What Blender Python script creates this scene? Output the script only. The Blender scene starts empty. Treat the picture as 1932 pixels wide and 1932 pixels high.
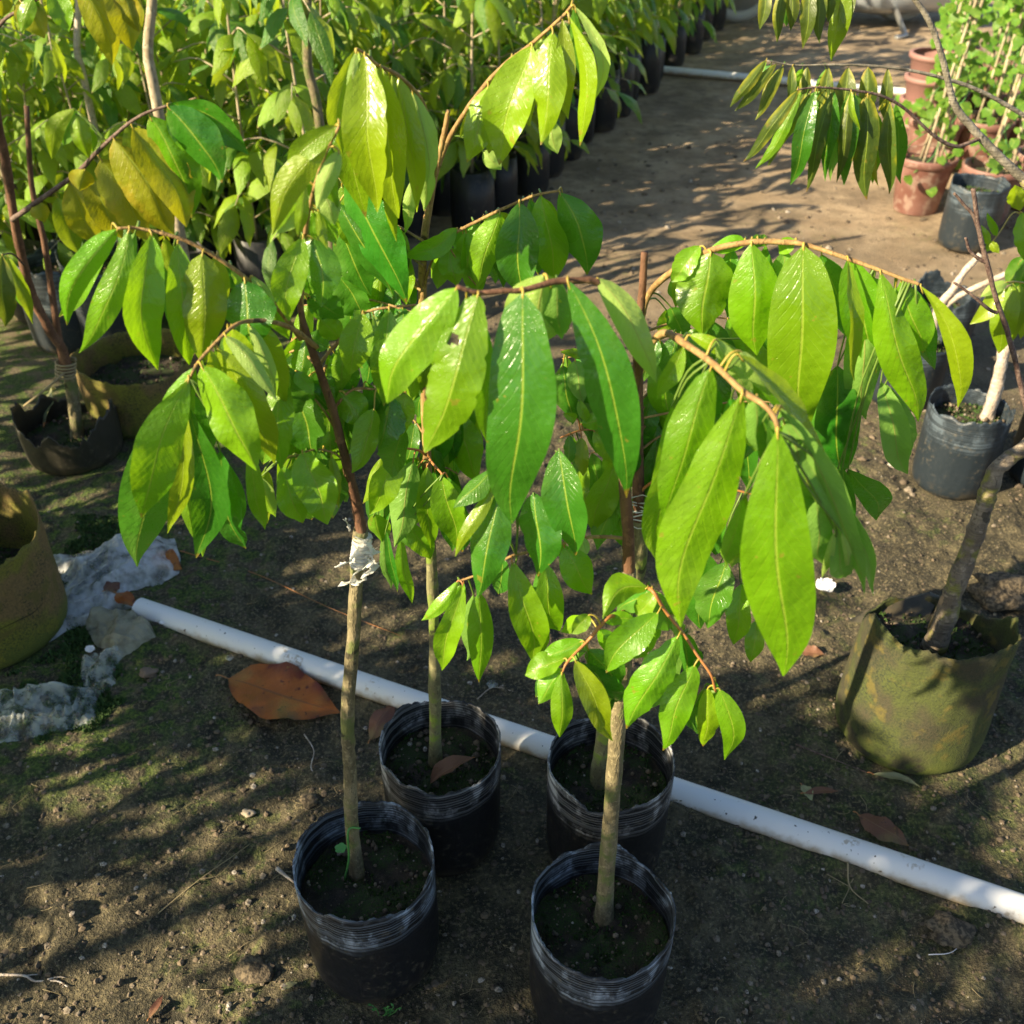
import bpy, math, random
import numpy as np
from mathutils import Vector
R = math.radians
random.seed(7); rs = np.random.RandomState(7)
scene = bpy.context.scene
COL = scene.collection

# ------------------------------------------------------------------ camera, sky, sun, exposure
CAMH, PITCH, F = 1.5, R(36), 1896.0
cam_d = bpy.data.cameras.new('camera'); cam = bpy.data.objects.new('camera', cam_d); COL.objects.link(cam)
cam.location = (0, 0, CAMH); cam.rotation_euler = (R(90) - PITCH, 0, 0)
cam_d.sensor_width = 36; cam_d.lens = 36 * F / 1932.0; cam_d.clip_start = 0.02; cam_d.clip_end = 300
cam_d.dof.use_dof = True; cam_d.dof.focus_distance = 1.30; cam_d.dof.aperture_fstop = 7.5
scene.camera = cam
SUN_EL, SUN_A = R(29), R(27)          # elevation; how far behind pure left the sun stands
SUN = Vector((-math.cos(SUN_EL) * math.cos(SUN_A), -math.cos(SUN_EL) * math.sin(SUN_A), math.sin(SUN_EL)))
w = bpy.data.worlds.new('World'); scene.world = w; w.use_nodes = True
nt = w.node_tree; bg = nt.nodes['Background']
sky = nt.nodes.new('ShaderNodeTexSky'); sky.sky_type = 'NISHITA'; sky.sun_disc = False
sky.sun_elevation = SUN_EL; sky.sun_rotation = math.atan2(SUN.x, SUN.y)
nt.links.new(sky.outputs[0], bg.inputs[0]); bg.inputs[1].default_value = 0.066
sun_d = bpy.data.lights.new('sun', 'SUN'); sun_d.energy = 5.0; sun_d.angle = R(0.55); sun_d.color = (1, .83, .56)
sun_o = bpy.data.objects.new('sun', sun_d); COL.objects.link(sun_o)
sun_o.rotation_euler = (-SUN).to_track_quat('-Z', 'Y').to_euler(); sun_o.location = (-4, -2, 4)
scene.view_settings.view_transform = 'Standard'; scene.view_settings.look = 'None'
scene.view_settings.gamma = 1; scene.view_settings.use_curve_mapping = False
scene.view_settings.exposure = 1.4
scene.cycles.max_bounces = 8; scene.cycles.transparent_max_bounces = 10
scene.cycles.transmission_bounces = 6; scene.cycles.diffuse_bounces = 4

FWD = np.array((0, math.cos(PITCH), -math.sin(PITCH))); UP = np.array((0, math.sin(PITCH), math.cos(PITCH)))
CAM = np.array((0, 0, CAMH))
def P(px, py, Y):
    "world point seen at photograph position px,py (1932 scale) standing at distance Y"
    d = FWD + UP * (966 - py) / F; d = d + np.array(((px - 966) / F, 0, 0))
    return CAM + d * (Y / d[1])
def G(px, py, z=0.0):
    d = FWD + UP * (966 - py) / F; d = d + np.array(((px - 966) / F, 0, 0))
    return CAM + d * ((z - CAMH) / d[2])

# ------------------------------------------------------------------ noise
def _hash(ix, iy, s):
    n = (ix * 374761393 + iy * 668265263 + s * 1442695041) & 0xFFFFFFFF
    n = ((n ^ (n >> 13)) * 1274126177) & 0xFFFFFFFF
    return ((n ^ (n >> 16)) & 0xFFFF) / 65535.0
def vnoise(x, y, s=0):
    x = np.asarray(x, float); y = np.asarray(y, float)
    ix = np.floor(x).astype(np.int64); iy = np.floor(y).astype(np.int64); fx = x - ix; fy = y - iy
    fx = fx * fx * (3 - 2 * fx); fy = fy * fy * (3 - 2 * fy)
    a = _hash(ix, iy, s); b = _hash(ix + 1, iy, s); c = _hash(ix, iy + 1, s); d = _hash(ix + 1, iy + 1, s)
    return (a * (1 - fx) + b * fx) * (1 - fy) + (c * (1 - fx) + d * fx) * fy - .5
def fbm(x, y, o=4, s=0):
    r = 0; a = 1
    for k in range(o):
        r = r + a * vnoise(np.asarray(x) * 2 ** k, np.asarray(y) * 2 ** k, s + k * 7); a *= .5
    return r
PIPE0, PIPE1 = G(262, 1146, .02), G(2000, 1738, .02)
def ground_h(x, y):
    x = np.asarray(x, float); y = np.asarray(y, float)
    fd = 1 - np.clip((y - 2.5) / .5, 0, 1); fd = fd * np.clip((1.7 - np.abs(x)) / .4, 0, 1) * np.clip((y - .3) / .3, 0, 1)
    h = .030 * fbm(x * 1.3, y * 1.3, 2, 3) + .016 * fbm(x * 9, y * 9, 3, 11) * (.3 * np.clip(1 - (y - 3) / 4, 0, 1) * (np.abs(x) < 3) + .7 * fd) + (.009 * fbm(x * 38, y * 38, 3, 21) + .005 * vnoise(x * 160, y * 160, 31)) * fd
    lump = fd * np.clip(vnoise(x * 14, y * 14, 41) - .22, 0, 1) * .08 * np.clip(vnoise(x * 2.5, y * 2.5, 5) * 3 + .5, 0, 1)
    h = h + lump
    # flattened where bags stand
    for (cx, cy, r) in POTSPOTS:
        d = np.sqrt((x - cx) ** 2 + (y - cy) ** 2)
        h = h * np.clip((d - r) / .06, 0.05, 1)
    dx, dy = PIPE1[0] - PIPE0[0], PIPE1[1] - PIPE0[1]; L = math.hypot(dx, dy)
    s = ((x - PIPE0[0]) * dx + (y - PIPE0[1]) * dy) / L; q = ((x - PIPE0[0]) * -dy + (y - PIPE0[1]) * dx) / L
    near = np.exp(-(q / .05) ** 2) * (s > -.1)
    h = h * (1 - .75 * near) + near * (.004 + .008 * vnoise(s * 30, q * 30, 77)) + .011 * np.exp(-((np.abs(q) - .030) / .014) ** 2) * (s > 0) * np.clip(1.0 + 2.2 * vnoise(s * 9, q * 9, 78), 0, 1.6)
    return h

# ------------------------------------------------------------------ object helpers
W = {}
def tag(o, label=None, cat=None, group=None, kind=None):
    if label: o['label'] = label
    if cat: o['category'] = cat
    if group: o['group'] = group
    if kind: o['kind'] = kind
    return o
def thing(name, loc, label, cat, group=None, parentless=True):
    o = bpy.data.objects.new(name, None); COL.objects.link(o); o.location = tuple(loc)
    o.empty_display_size = .05; W[o.name] = np.array(loc, float)
    return tag(o, label, cat, group)
def mk(name, V, Fc, mats, parent=None, origin=None, midx=None, uv=None, smooth=True, me=None):
    V = np.asarray(V, float)
    if origin is None: origin = W[parent.name] if parent is not None else V.mean(0)
    origin = np.asarray(origin, float)
    me = bpy.data.meshes.new(name)
    me.from_pydata((V - origin).tolist(), [], Fc)
    for m in (mats if isinstance(mats, (list, tuple)) else [mats]): me.materials.append(m)
    if midx is not None: me.polygons.foreach_set('material_index', midx)
    if smooth: me.polygons.foreach_set('use_smooth', [True] * len(me.polygons))
    if uv is not None:
        l = me.uv_layers.new(name='UVMap'); uv = np.asarray(uv)
        li = np.zeros(len(me.loops), int); me.loops.foreach_get('vertex_index', li)
        l.data.foreach_set('uv', uv[li].ravel())
    me.update()
    o = bpy.data.objects.new(name, me); COL.objects.link(o)
    if parent is not None:
        o.parent = parent; o.location = tuple(origin - W[parent.name])
    else: o.location = tuple(origin)
    W[o.name] = origin
    return o
class MB:
    "collects shapes into one mesh"
    def __init__(s): s.V = []; s.F = []; s.M = []; s.UV = []; s.n = 0
    def add(s, V, Fc, m=0, uv=None):
        V = np.asarray(V, float)
        s.F += [tuple(i + s.n for i in f) for f in Fc]; s.V.append(V); s.M += [m] * len(Fc)
        s.UV.append(np.zeros((len(V), 2)) if uv is None else uv); s.n += len(V)
    def build(s, name, mats, parent=None, origin=None, smooth=True):
        return mk(name, np.concatenate(s.V), s.F, mats, parent, origin, s.M, np.concatenate(s.UV), smooth)
def crom(pts, n):
    "smooth curve through pts, n samples per span"
    p = np.asarray(pts, float)
    if len(p) < 3: return np.array([p[0] + (p[-1] - p[0]) * t for t in np.linspace(0, 1, n + 1)])
    q = np.vstack([2 * p[0] - p[1], p, 2 * p[-1] - p[-2]]); out = []
    for i in range(1, len(q) - 2):
        a, b, c, d = q[i - 1], q[i], q[i + 1], q[i + 2]
        for t in np.arange(n) / n:
            out.append(.5 * ((2 * b) + (c - a) * t + (2 * a - 5 * b + 4 * c - d) * t * t + (3 * b - a - 3 * c + d) * t ** 3))
    out.append(p[-1]); return np.array(out)
def tube(C, r, k=8, bump=0.0, seed=0, cap=True):
    C = np.asarray(C, float); n = len(C); r = np.broadcast_to(np.asarray(r, float), (n,))
    T = np.gradient(C, axis=0); T /= np.linalg.norm(T, axis=1)[:, None] + 1e-12
    ref = np.array((0, 1., 0)) if abs(T[0][1]) < .9 else np.array((1., 0, 0))
    V = []; a = np.linspace(0, 2 * np.pi, k, endpoint=False); u = np.cross(T[0], ref); u /= np.linalg.norm(u)
    for i in range(n):
        u = u - T[i] * u.dot(T[i]); u /= np.linalg.norm(u) + 1e-12; v = np.cross(T[i], u)
        rr = r[i] * (1 + bump * vnoise(np.cos(a) * 1.3 + i * .9 + seed, np.sin(a) * 1.3 + i * .35, seed) * 2)
        V.append(C[i] + np.outer(np.cos(a) * rr, u) + np.outer(np.sin(a) * rr, v))
    V = np.concatenate(V); Fc = []
    for i in range(n - 1):
        for j in range(k):
            b = (j + 1) % k; Fc.append((i * k + j, i * k + b, (i + 1) * k + b, (i + 1) * k + j))
    if cap: Fc += [tuple(range(k))[::-1], tuple((n - 1) * k + j for j in range(k))]
    uv = np.stack([np.tile(a / 6.283, n), np.repeat(np.arange(n) / max(1, n - 1), k)], 1)
    return V, Fc, uv

# ------------------------------------------------------------------ materials
class N:
    def __init__(s, name, bump=None):
        s.m = bpy.data.materials.new(name); s.m.use_nodes = True; s.t = s.m.node_tree
        s.b = s.t.nodes['Principled BSDF']; s.out = s.t.nodes['Material Output']
    def n(s, typ, ins=None, **kw):
        x = s.t.nodes.new('ShaderNode' + typ)
        for k, v in kw.items(): setattr(x, k, v)
        for k, v in (ins or {}).items(): s.set(x.inputs[k], v)
        return x
    def set(s, inp, v):
        if isinstance(v, bpy.types.NodeSocket): s.t.links.new(v, inp)
        elif isinstance(v, bpy.types.Node): s.t.links.new(v.outputs[0], inp)
        else:
            if isinstance(v, tuple) and len(v) == 3 and inp.type == 'RGBA': v = v + (1,)
            inp.default_value = v
    def math(s, op, a, b=0.0, c=0.0, clamp=False):
        x = s.n('Math', operation=op, use_clamp=clamp); s.set(x.inputs[0], a); s.set(x.inputs[1], b); s.set(x.inputs[2], c); return x.outputs[0]
    def ss(s, v, a, b):
        x = s.n('MapRange', interpolation_type='SMOOTHSTEP'); s.set(x.inputs[0], v); s.set(x.inputs[1], a); s.set(x.inputs[2], b); return x.outputs[0]
    def mix(s, f, a, b, mode='MIX'):
        x = s.n('Mix', data_type='RGBA', blend_type=mode); s.set(x.inputs[0], f); s.set(x.inputs[6], a); s.set(x.inputs[7], b); return x.outputs[2]
    def noise(s, scale, detail=3, vec=None, rough=.55, dist=0):
        x = s.n('TexNoise', {'Scale': scale, 'Detail': detail, 'Roughness': rough, 'Distortion': dist})
        if vec is not None: s.set(x.inputs['Vector'], vec)
        return x.outputs[0]
    def obj(s): return s.n('TexCoord').outputs['Object']
    def scale(s, vec, sc):
        x = s.n('Mapping'); s.set(x.inputs[0], vec); x.inputs['Scale'].default_value = sc; return x.outputs[0]
    def bump(s, h, strength=.4, dist=.01, nrm=None):
        x = s.n('Bump', {'Height': h, 'Strength': strength, 'Distance': dist})
        if nrm is not None: s.set(x.inputs['Normal'], nrm)
        return x.outputs[0]
    def p(s, **kw):
        for k, v in kw.items(): s.set(s.b.inputs[k.replace('_', ' ')], v)
        return s.m
def leaf_mat(name, top, under, trans, rough=.34, ribc=(.34, .45, .05), spots=0.0, spotcol=(.25, .12, .02), tfac=.34, edge=None, drops=1.0):
    s = N(name); uv = s.n('UVMap').outputs[0]; sp = s.n('SeparateXYZ', {0: uv})
    u, v = sp.outputs[0], sp.outputs[1]
    a = s.math('ABSOLUTE', s.math('SUBTRACT', u, .5)); ax = s.math('MULTIPLY', a, 2)
    rib = s.math('SUBTRACT', 1, s.ss(a, .009, .027))
    # side veins leave the midrib and bend towards the tip
    ph = s.math('MULTIPLY_ADD', v, 15, s.math('MULTIPLY', s.math('POWER', ax, .8), -3.2))
    fr = s.math('ABSOLUTE', s.math('SUBTRACT', s.math('FRACT', ph), .5))
    vein = s.math('MULTIPLY', s.math('SUBTRACT', 1, s.ss(fr, .0, .07)), s.math('SUBTRACT', 1, s.ss(ax, .6, .95)))
    oi = s.n('ObjectInfo').outputs['Random']; ob = s.obj()
    blot = s.noise(22, 3, ob); fine = s.noise(260, 2, ob)
    hsv = s.n('HueSaturation', {'Hue': s.math('MULTIPLY_ADD', oi, .03, .488), 'Saturation': 1.0, 'Value': s.math('MULTIPLY', s.math('MULTIPLY_ADD', blot, .7, .65), s.math('MULTIPLY_ADD', s.math('FRACT', s.math('MULTIPLY', oi, 7.3)), .40, .74)), 'Color': top})
    c = s.mix(s.math('MULTIPLY', vein, .28), hsv, (top[0] * 1.9 + .02, top[1] * 1.5 + .03, top[2] * 1.3 + .01))
    if edge: c = s.mix(s.math('MULTIPLY', s.ss(ax, .25, 1.0), s.ss(s.noise(18, 4, ob), .44, .60)), c, edge)
    if spots: c = s.mix(s.math('MULTIPLY', s.ss(s.noise(70, 2, ob), .66, .7), spots), c, spotcol)
    tip = s.math('MULTIPLY', s.ss(s.math('MULTIPLY_ADD', s.noise(60, 2, ob), .05, v), .975, 1.0), s.math('GREATER_THAN', oi, .6))
    c = s.mix(s.math('MULTIPLY', tip, .9), c, (.20, .09, .02))
    c = s.mix(s.math('MULTIPLY', s.ss(s.noise(85, 2, ob), .70, .74), .55), c, (.30, .20, .03))
    c = s.mix(s.math('MULTIPLY', s.ss(s.noise(9, 4, ob), .5, .75), .35), c, (.26, .36, .09))
    c = s.mix(s.math('MULTIPLY', rib, .7), c, ribc)
    geo = s.n('NewGeometry'); back = geo.outputs['Backfacing']
    cu = s.mix(s.math('MULTIPLY', rib, .7), s.mix(s.math('MULTIPLY', vein, .35), under, (under[0] * .75, under[1] * .8, under[2] * .6)), (.36, .34, .09))
    col = s.mix(back, c, cu)
    vo = s.n('TexVoronoi', {'Scale': 420.0, 'Vector': ob}); dr = s.math('SUBTRACT', 1, s.ss(vo.outputs['Distance'], .12, .34))
    dr = s.math('MULTIPLY', dr, s.math('MULTIPLY', s.ss(s.noise(14, 2, ob), .46, .6), drops))
    h = s.math('ADD', s.math('MULTIPLY', rib, -.8), s.math('ADD', s.math('MULTIPLY', vein, -.5), s.math('MULTIPLY', fine, .12)))
    nb = s.bump(h, .35, .0016); nb = s.bump(s.math('ADD', s.noise(30, 3, ob), s.math('MULTIPLY', s.math('SINE', s.math('MULTIPLY', ph, 6.283)), .008)), .6, .007, nb); nb = s.bump(dr, .32, .0012, nb)
    r = s.math('ADD', rough, s.math('MULTIPLY', s.math('SUBTRACT', blot, .5), .3)); r = s.math('SUBTRACT', r, s.math('MULTIPLY', dr, .14)); r = s.math('ADD', r, s.math('MULTIPLY', back, .25))
    s.p(Base_Color=col, Roughness=r, Normal=nb)
    s.b.inputs['IOR'].default_value = 1.48; s.b.inputs['Coat Weight'].default_value = .25 if drops else 0; s.b.inputs['Coat Roughness'].default_value = .16; s.t.links.new(nb, s.b.inputs['Coat Normal'])
    tr = s.n('BsdfTranslucent', {'Color': s.mix(s.math('MULTIPLY', vein, .35), s.mix(s.math('MULTIPLY', rib, .6), trans, (trans[0] * .5, trans[1] * .45, trans[2])), (trans[0] * .6, trans[1] * .6, trans[2]))})
    s.t.links.new(nb, tr.inputs['Normal'])
    mx = s.n('MixShader', {0: tfac, 1: s.b.outputs[0], 2: tr.outputs[0]}); s.t.links.new(mx.outputs[0], s.out.inputs[0])
    return s.m
UND = (.32, .46, .10)
LG = leaf_mat('leaf_green', (.150, .330, .005), UND, (.42, .76, .012))
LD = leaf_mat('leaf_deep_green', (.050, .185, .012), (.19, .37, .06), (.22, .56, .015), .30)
LY = leaf_mat('leaf_lime', (.22, .34, .005), (.38, .45, .16), (.50, .66, .02))
LO = leaf_mat('leaf_yellow', (.30, .32, .008), (.42, .40, .05), (.62, .62, .01), .42, spots=.3, drops=0, edge=(.46, .36, .01))
LV = leaf_mat('leaf_olive', (.07, .11, .012), (.15, .19, .06), (.24, .32, .02), .45, spots=.35, edge=(.34, .32, .01), drops=0)
LB = leaf_mat('leaf_nursery', (.20, .33, .008), (.32, .42, .10), (.62, .80, .02), .40, drops=.3)
LB2 = leaf_mat('leaf_nursery_dark', (.07, .19, .015), (.20, .32, .12), (.28, .58, .03), .38, drops=.3)
LDEAD = leaf_mat('leaf_dead_orange', (.36, .095, .015), (.30, .14, .05), (.55, .16, .01), .42, (.22, .09, .03), .9, (.07, .018, .008), .2, edge=(.14, .022, .010), drops=0)
LDRY = leaf_mat('leaf_dead_brown', (.16, .07, .04), (.22, .13, .08), (.2, .08, .02), .6, (.24, .14, .07), .6, (.05, .03, .02), .12, drops=0)
LPALE = leaf_mat('leaf_dead_pale', (.30, .30, .15), (.32, .32, .2), (.3, .3, .1), .6, (.3, .28, .15), .3, (.1, .08, .04), .15, drops=0)
LVINE = leaf_mat('leaf_vine', (.12, .27, .03), (.25, .38, .16), (.40, .66, .05), .5, drops=0)
def bark(name, c1, c2, moss=None, sc=60, bumpd=.002, ring=0.0):
    s = N(name); ob = s.obj(); v = s.scale(ob, (1, 1, .35)); a = s.noise(sc, 4, v); b = s.noise(sc * 4, 3, v)
    c = s.mix(s.ss(a, .35, .65), c1, c2); c = s.mix(s.math('MULTIPLY', s.ss(b, .58, .66), .7), c, tuple(x * .4 for x in c1)); c = s.mix(s.math('MULTIPLY', s.ss(s.noise(sc * 1.7, 4, ob), .56, .62), .45), c, tuple(min(.6, x * 1.5) for x in c2))
    if moss: c = s.mix(s.ss(s.noise(26, 3, ob), .50, .62), c, moss)
    c = s.mix(s.math('MULTIPLY', s.ss(s.noise(38, 2, s.scale(ob, (1, 1, .7))), .67, .70), .8), c, (.03, .025, .015))
    h = s.math('ADD', a, s.math('MULTIPLY', b, .5))
    if ring:
        rg = s.noise(1, 2, s.scale(ob, (25, 25, 260))); h = s.math('ADD', h, s.math('MULTIPLY', rg, ring)); c = s.mix(s.math('MULTIPLY', s.ss(rg, .5, .6), .4), c, tuple(x * .6 for x in c1))
    return s.p(Base_Color=c, Roughness=.8, Normal=s.bump(h, .8, bumpd))
BARK = bark('bark_pale_green', (.12, .10, .05), (.24, .20, .11), (.13, .15, .045), 80, .004)
BARKM = bark('bark_mossy', (.12, .11, .05), (.20, .19, .09), (.17, .24, .03))
BARKB = bark('bark_brown', (.10, .045, .022), (.17, .085, .045))
BARKT = bark('bark_twig', (.24, .14, .05), (.34, .22, .08), None, 90)
BARKG = bark('bark_grey', (.17, .15, .11), (.30, .27, .21), None, 50, .003, .8)
BARKP = bark('bark_pinkish', (.40, .32, .25), (.55, .47, .39), None, 60, .004, .3)
BARKR = bark('bark_ringed', (.13, .10, .07), (.26, .21, .15), (.20, .19, .04), 40, .004, 1.2)
BARKD = bark('bark_dark_twig', (.09, .05, .04), (.20, .14, .11), None, 120, .002, .4)
CANE = bark('cane', (.30, .24, .15), (.46, .38, .26), None, 30)
PET = N('petiole').p(Base_Color=(.40, .30, .05), Roughness=.5)
PETG = N('petiole_green').p(Base_Color=(.12, .20, .03), Roughness=.5)
PETR = N('petiole_reddish').p(Base_Color=(.38, .16, .05), Roughness=.5)

def bag_mat(name, base, scuff, amt, rib=1.0, h0=.14, h1=.165):
    s = N(name); ob = s.obj(); sp = s.n('SeparateXYZ', {0: ob}); z = sp.outputs[2]
    top = s.ss(z, h0, h1)
    wob = s.noise(9, 2, ob); zz = s.math('MULTIPLY_ADD', wob, .012, z)
    st = s.n('TexNoise', {'Scale': 1.0, 'Detail': 1.5}); s.set(st.inputs['Vector'], s.n('CombineXYZ', {0: s.math('MULTIPLY', sp.outputs[0], 3.0), 1: s.math('MULTIPLY', sp.outputs[1], 3.0), 2: s.math('MULTIPLY', zz, 330.0)}))
    big = s.noise(11, 4, ob); fine = s.noise(90, 4, ob)
    msk = s.math('MULTIPLY', s.ss(s.math('MULTIPLY_ADD', s.math('SUBTRACT', big, .5), .10, z), h0, h1 + .012), s.ss(s.noise(17, 5, s.scale(ob, (1, 1, .6)), .65), .52 - amt * .14, .66 - amt * .14))
    f = s.math('MULTIPLY', msk, s.math('MULTIPLY_ADD', s.ss(st.outputs[0], .42, .60), .75, .2))
    st2 = s.math('MULTIPLY', s.math('MULTIPLY', top, s.ss(st.outputs[0], .50, .62)), .26)
    c = s.mix(s.math('MAXIMUM', f, st2), base, scuff)
    dust = s.math('MULTIPLY', s.ss(fine, .52, .75), s.math('MULTIPLY', s.ss(big, .45, .6), .45))
    c = s.mix(dust, c, (.16, .135, .09))
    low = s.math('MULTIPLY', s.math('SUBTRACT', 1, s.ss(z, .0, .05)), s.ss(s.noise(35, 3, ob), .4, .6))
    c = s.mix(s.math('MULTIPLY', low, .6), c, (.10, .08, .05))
    h = s.math('ADD', s.math('MULTIPLY', s.math('MULTIPLY', st.outputs[0], top), rib), s.math('MULTIPLY', fine, .25))
    nb = s.bump(h, .7, .0018); nb = s.bump(s.noise(18, 2, s.scale(ob, (1, 1, .35))), .5, .006, nb)
    return s.p(Base_Color=c, Roughness=s.math('MULTIPLY_ADD', fine, .35, .30), Normal=nb)
BAG = bag_mat('black_plastic', (.011, .012, .015), (.36, .42, .50), .55, 1.0, .155, .185)
BAG2 = bag_mat('black_plastic_pale_scuffs', (.011, .012, .014), (.46, .46, .46), .45, 1.0, .155, .185)
BAGG = bag_mat('grey_plastic', (.016, .024, .032), (.09, .12, .15), .6)
def mossbag(name, c1=(.060, .052, .026), c2=(.070, .085, .018)):
    s = N(name); ob = s.obj(); a = s.noise(9, 3, ob); b = s.noise(230, 5, ob, .7); f = s.noise(25, 4, ob)
    c = s.mix(s.ss(a, .4, .58), c1, c2); c = s.mix(s.math('MULTIPLY', s.ss(b, .40, .66), s.math('MULTIPLY_ADD', s.ss(s.noise(13, 3, ob), .4, .6), .5, .5)), c, (.022, .030, .014))
    c = s.mix(s.math('MULTIPLY', s.ss(f, .54, .66), .8), c, (.13, .105, .022)); z = s.n('SeparateXYZ', {0: ob}).outputs[2]
    c = s.mix(s.math('MULTIPLY', s.math('SUBTRACT', 1, s.ss(z, .0, .10)), s.ss(f, .38, .52)), c, (.10, .125, .018))
    return s.p(Base_Color=c, Roughness=.85, Normal=s.bump(s.math('ADD', b, f), .8, .003))
MOSSBAG = mossbag('mossy_plastic'); MOSSBAG_SUNLIT = mossbag('sunlit_mossy_plastic', (.22, .14, .05), (.20, .19, .02))  # second, brighter golden copy has sunlight on the bags painted into its colours
def soil_mat(name, moss):
    s = N(name); ob = s.obj(); a = s.noise(55, 5, ob); b = s.noise(300, 4, ob)
    c = s.mix(s.ss(a, .35, .7), (.022, .017, .012), (.06, .045, .03)); c = s.mix(s.math('MULTIPLY', s.ss(b, .66, .7), .6), c, (.22, .17, .11))
    c = s.mix(s.math('MULTIPLY', s.ss(s.noise(17, 4, ob), .54 - moss * .12, .62 - moss * .08), s.ss(b, .3, .6)), c, (.030, .055, .010))
    return s.p(Base_Color=c, Roughness=.95, Normal=s.bump(s.math('ADD', a, b), 1, .004))
SOIL = soil_mat('potting_soil', .9)
def ground_mat():
    s = N('soil_ground'); g = s.n('NewGeometry').outputs['Position']; sp = s.n('SeparateXYZ', {0: g}); x, y = sp.outputs[0], sp.outputs[1]
    big = s.noise(1.7, 4, g); mid = s.noise(16, 5, g); fine = s.noise(150, 5, g); grit = s.noise(420, 3, g)
    near = s.mix(s.ss(mid, .35, .68), (.036, .033, .020), (.125, .105, .058))
    near = s.mix(s.math('MULTIPLY', s.ss(fine, .52, .66), .7), near, (.26, .21, .115))
    near = s.mix(s.math('MULTIPLY', s.math('SUBTRACT', 1, s.ss(fine, .34, .44)), .7), near, (.022, .018, .012))
    far = s.mix(s.ss(s.noise(5, 5, g), .35, .65), (.36, .26, .16), (.50, .38, .25))
    far = s.mix(s.math('MULTIPLY', s.ss(fine, .55, .68), .5), far, (.20, .14, .09))
    far = s.mix(s.math('MULTIPLY', s.ss(s.noise(2.4, 6, g, .7), .45, .62), .75), far, (.17, .125, .08)); far = s.mix(s.math('MULTIPLY', s.ss(mid, .52, .6), .4), far, (.17, .125, .08))
    c = s.mix(s.ss(s.math('MULTIPLY_ADD', big, 2.2, y), 3.2, 6.0), near, far)
    c = s.mix(s.math('MULTIPLY', s.ss(grit, .66, .70), .75), c, (.42, .36, .27))
    # moss: left side, and a little round the mossy bag
    mx = s.math('MULTIPLY', s.ss(s.math('MULTIPLY_ADD', s.noise(4, 4, g), -.75, s.math('MULTIPLY', x, -1)), .12, .34), s.ss(y, 1.02, 1.3))
    m2 = s.math('SUBTRACT', 1, s.ss(s.n('VectorMath', {0: g, 1: (.72, 1.15, 0)}, operation='DISTANCE').outputs['Value'], .12, .42))
    mm = s.math('MULTIPLY', s.math('MAXIMUM', mx, s.math('MULTIPLY', m2, .5)), s.ss(s.noise(26, 4, g), .42, .58))
    m3 = s.math('MULTIPLY', s.ss(s.noise(3.1, 3, g), .50, .62), s.math('MULTIPLY', s.ss(s.noise(40, 3, g), .5, .62), .55))
    mm = s.math('MULTIPLY', s.math('MAXIMUM', mm, m3), s.math('SUBTRACT', 1, s.ss(y, 3.0, 5.0)))
    c = s.mix(s.math('MULTIPLY', mm, .85), c, s.mix(s.ss(fine, .4, .6), (.035, .07, .012), (.11, .17, .02)))
    h = s.math('ADD', s.math('MULTIPLY', mid, .8), s.math('ADD', fine, s.math('MULTIPLY', grit, .5)))
    return s.p(Base_Color=c, Roughness=.95, Normal=s.bump(h, 1.0, .009))
GROUND = ground_mat()
def pebble_mat():
    s = N('pebbles'); r = s.n('NewGeometry').outputs['Random Per Island']
    cr = s.n('ValToRGB', {0: r}); e = cr.color_ramp.elements
    e[0].color = (.05, .04, .028, 1); e[1].position = .93; e[1].color = (.32, .28, .22, 1)
    for p_, c_ in ((.45, (.10, .075, .05, 1)), (.75, (.19, .14, .085, 1)), (.985, (.5, .46, .40, 1))): x = e.new(p_); x.color = c_
    return s.p(Base_Color=s.mix(s.ss(s.noise(300, 3, s.obj()), .3, .7), cr, (.13, .10, .07)), Roughness=.9)
PEB = pebble_mat()
def pvc():
    s = N('white_pvc'); ob = s.obj(); g = s.n('NewGeometry').outputs['Position']; z = s.n('SeparateXYZ', {0: g}).outputs[2]
    c = s.mix(s.ss(s.noise(6, 3, ob), .3, .7), (.74, .76, .78), (.80, .80, .78))
    c = s.mix(s.ss(s.noise(90, 3, ob), .69, .72), c, (.06, .06, .06))
    lowz = s.math('SUBTRACT', 1, s.ss(s.math('MULTIPLY_ADD', s.noise(45, 4, ob), -.035, z), -.010, .014))
    c = s.mix(s.math('MULTIPLY', lowz, .9), c, (.36, .27, .15))
    c = s.mix(s.math('MULTIPLY', s.ss(s.noise(14, 4, ob), .60, .68), s.math('MULTIPLY', s.ss(s.noise(140, 3, ob), .5, .56), .7)), c, (.35, .28, .18))
    return s.p(Base_Color=c, Roughness=.38)
PVC = pvc()
def film(name, col, alpha, rough=.3):
    s = N(name); ob = s.obj(); nb = s.bump(s.noise(45, 4, ob), .8, .01)
    s.p(Base_Color=col, Roughness=rough, Normal=nb)
    tr = s.n('BsdfTranslucent', {'Color': col}); m1 = s.n('MixShader', {0: .35, 1: s.b.outputs[0], 2: tr.outputs[0]})
    tp = s.n('BsdfTransparent'); a = s.math('MULTIPLY_ADD', s.ss(s.noise(30, 4, ob), .35, .65), .5, alpha - .25, True)
    m2 = s.n('MixShader', {0: a, 1: tp.outputs[0], 2: m1.outputs[0]}); s.t.links.new(m2.outputs[0], s.out.inputs[0]); return s.m
FILMW = film('white_plastic_film', (.86, .88, .92), .50); FILMC = film('clear_plastic_film', (.74, .80, .78), .30, .12)
SACK = film('old_sack', (.42, .40, .29), .85, .6); TAPE = film('graft_tape', (.80, .80, .76), .85, .3)
TERRA = None
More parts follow.
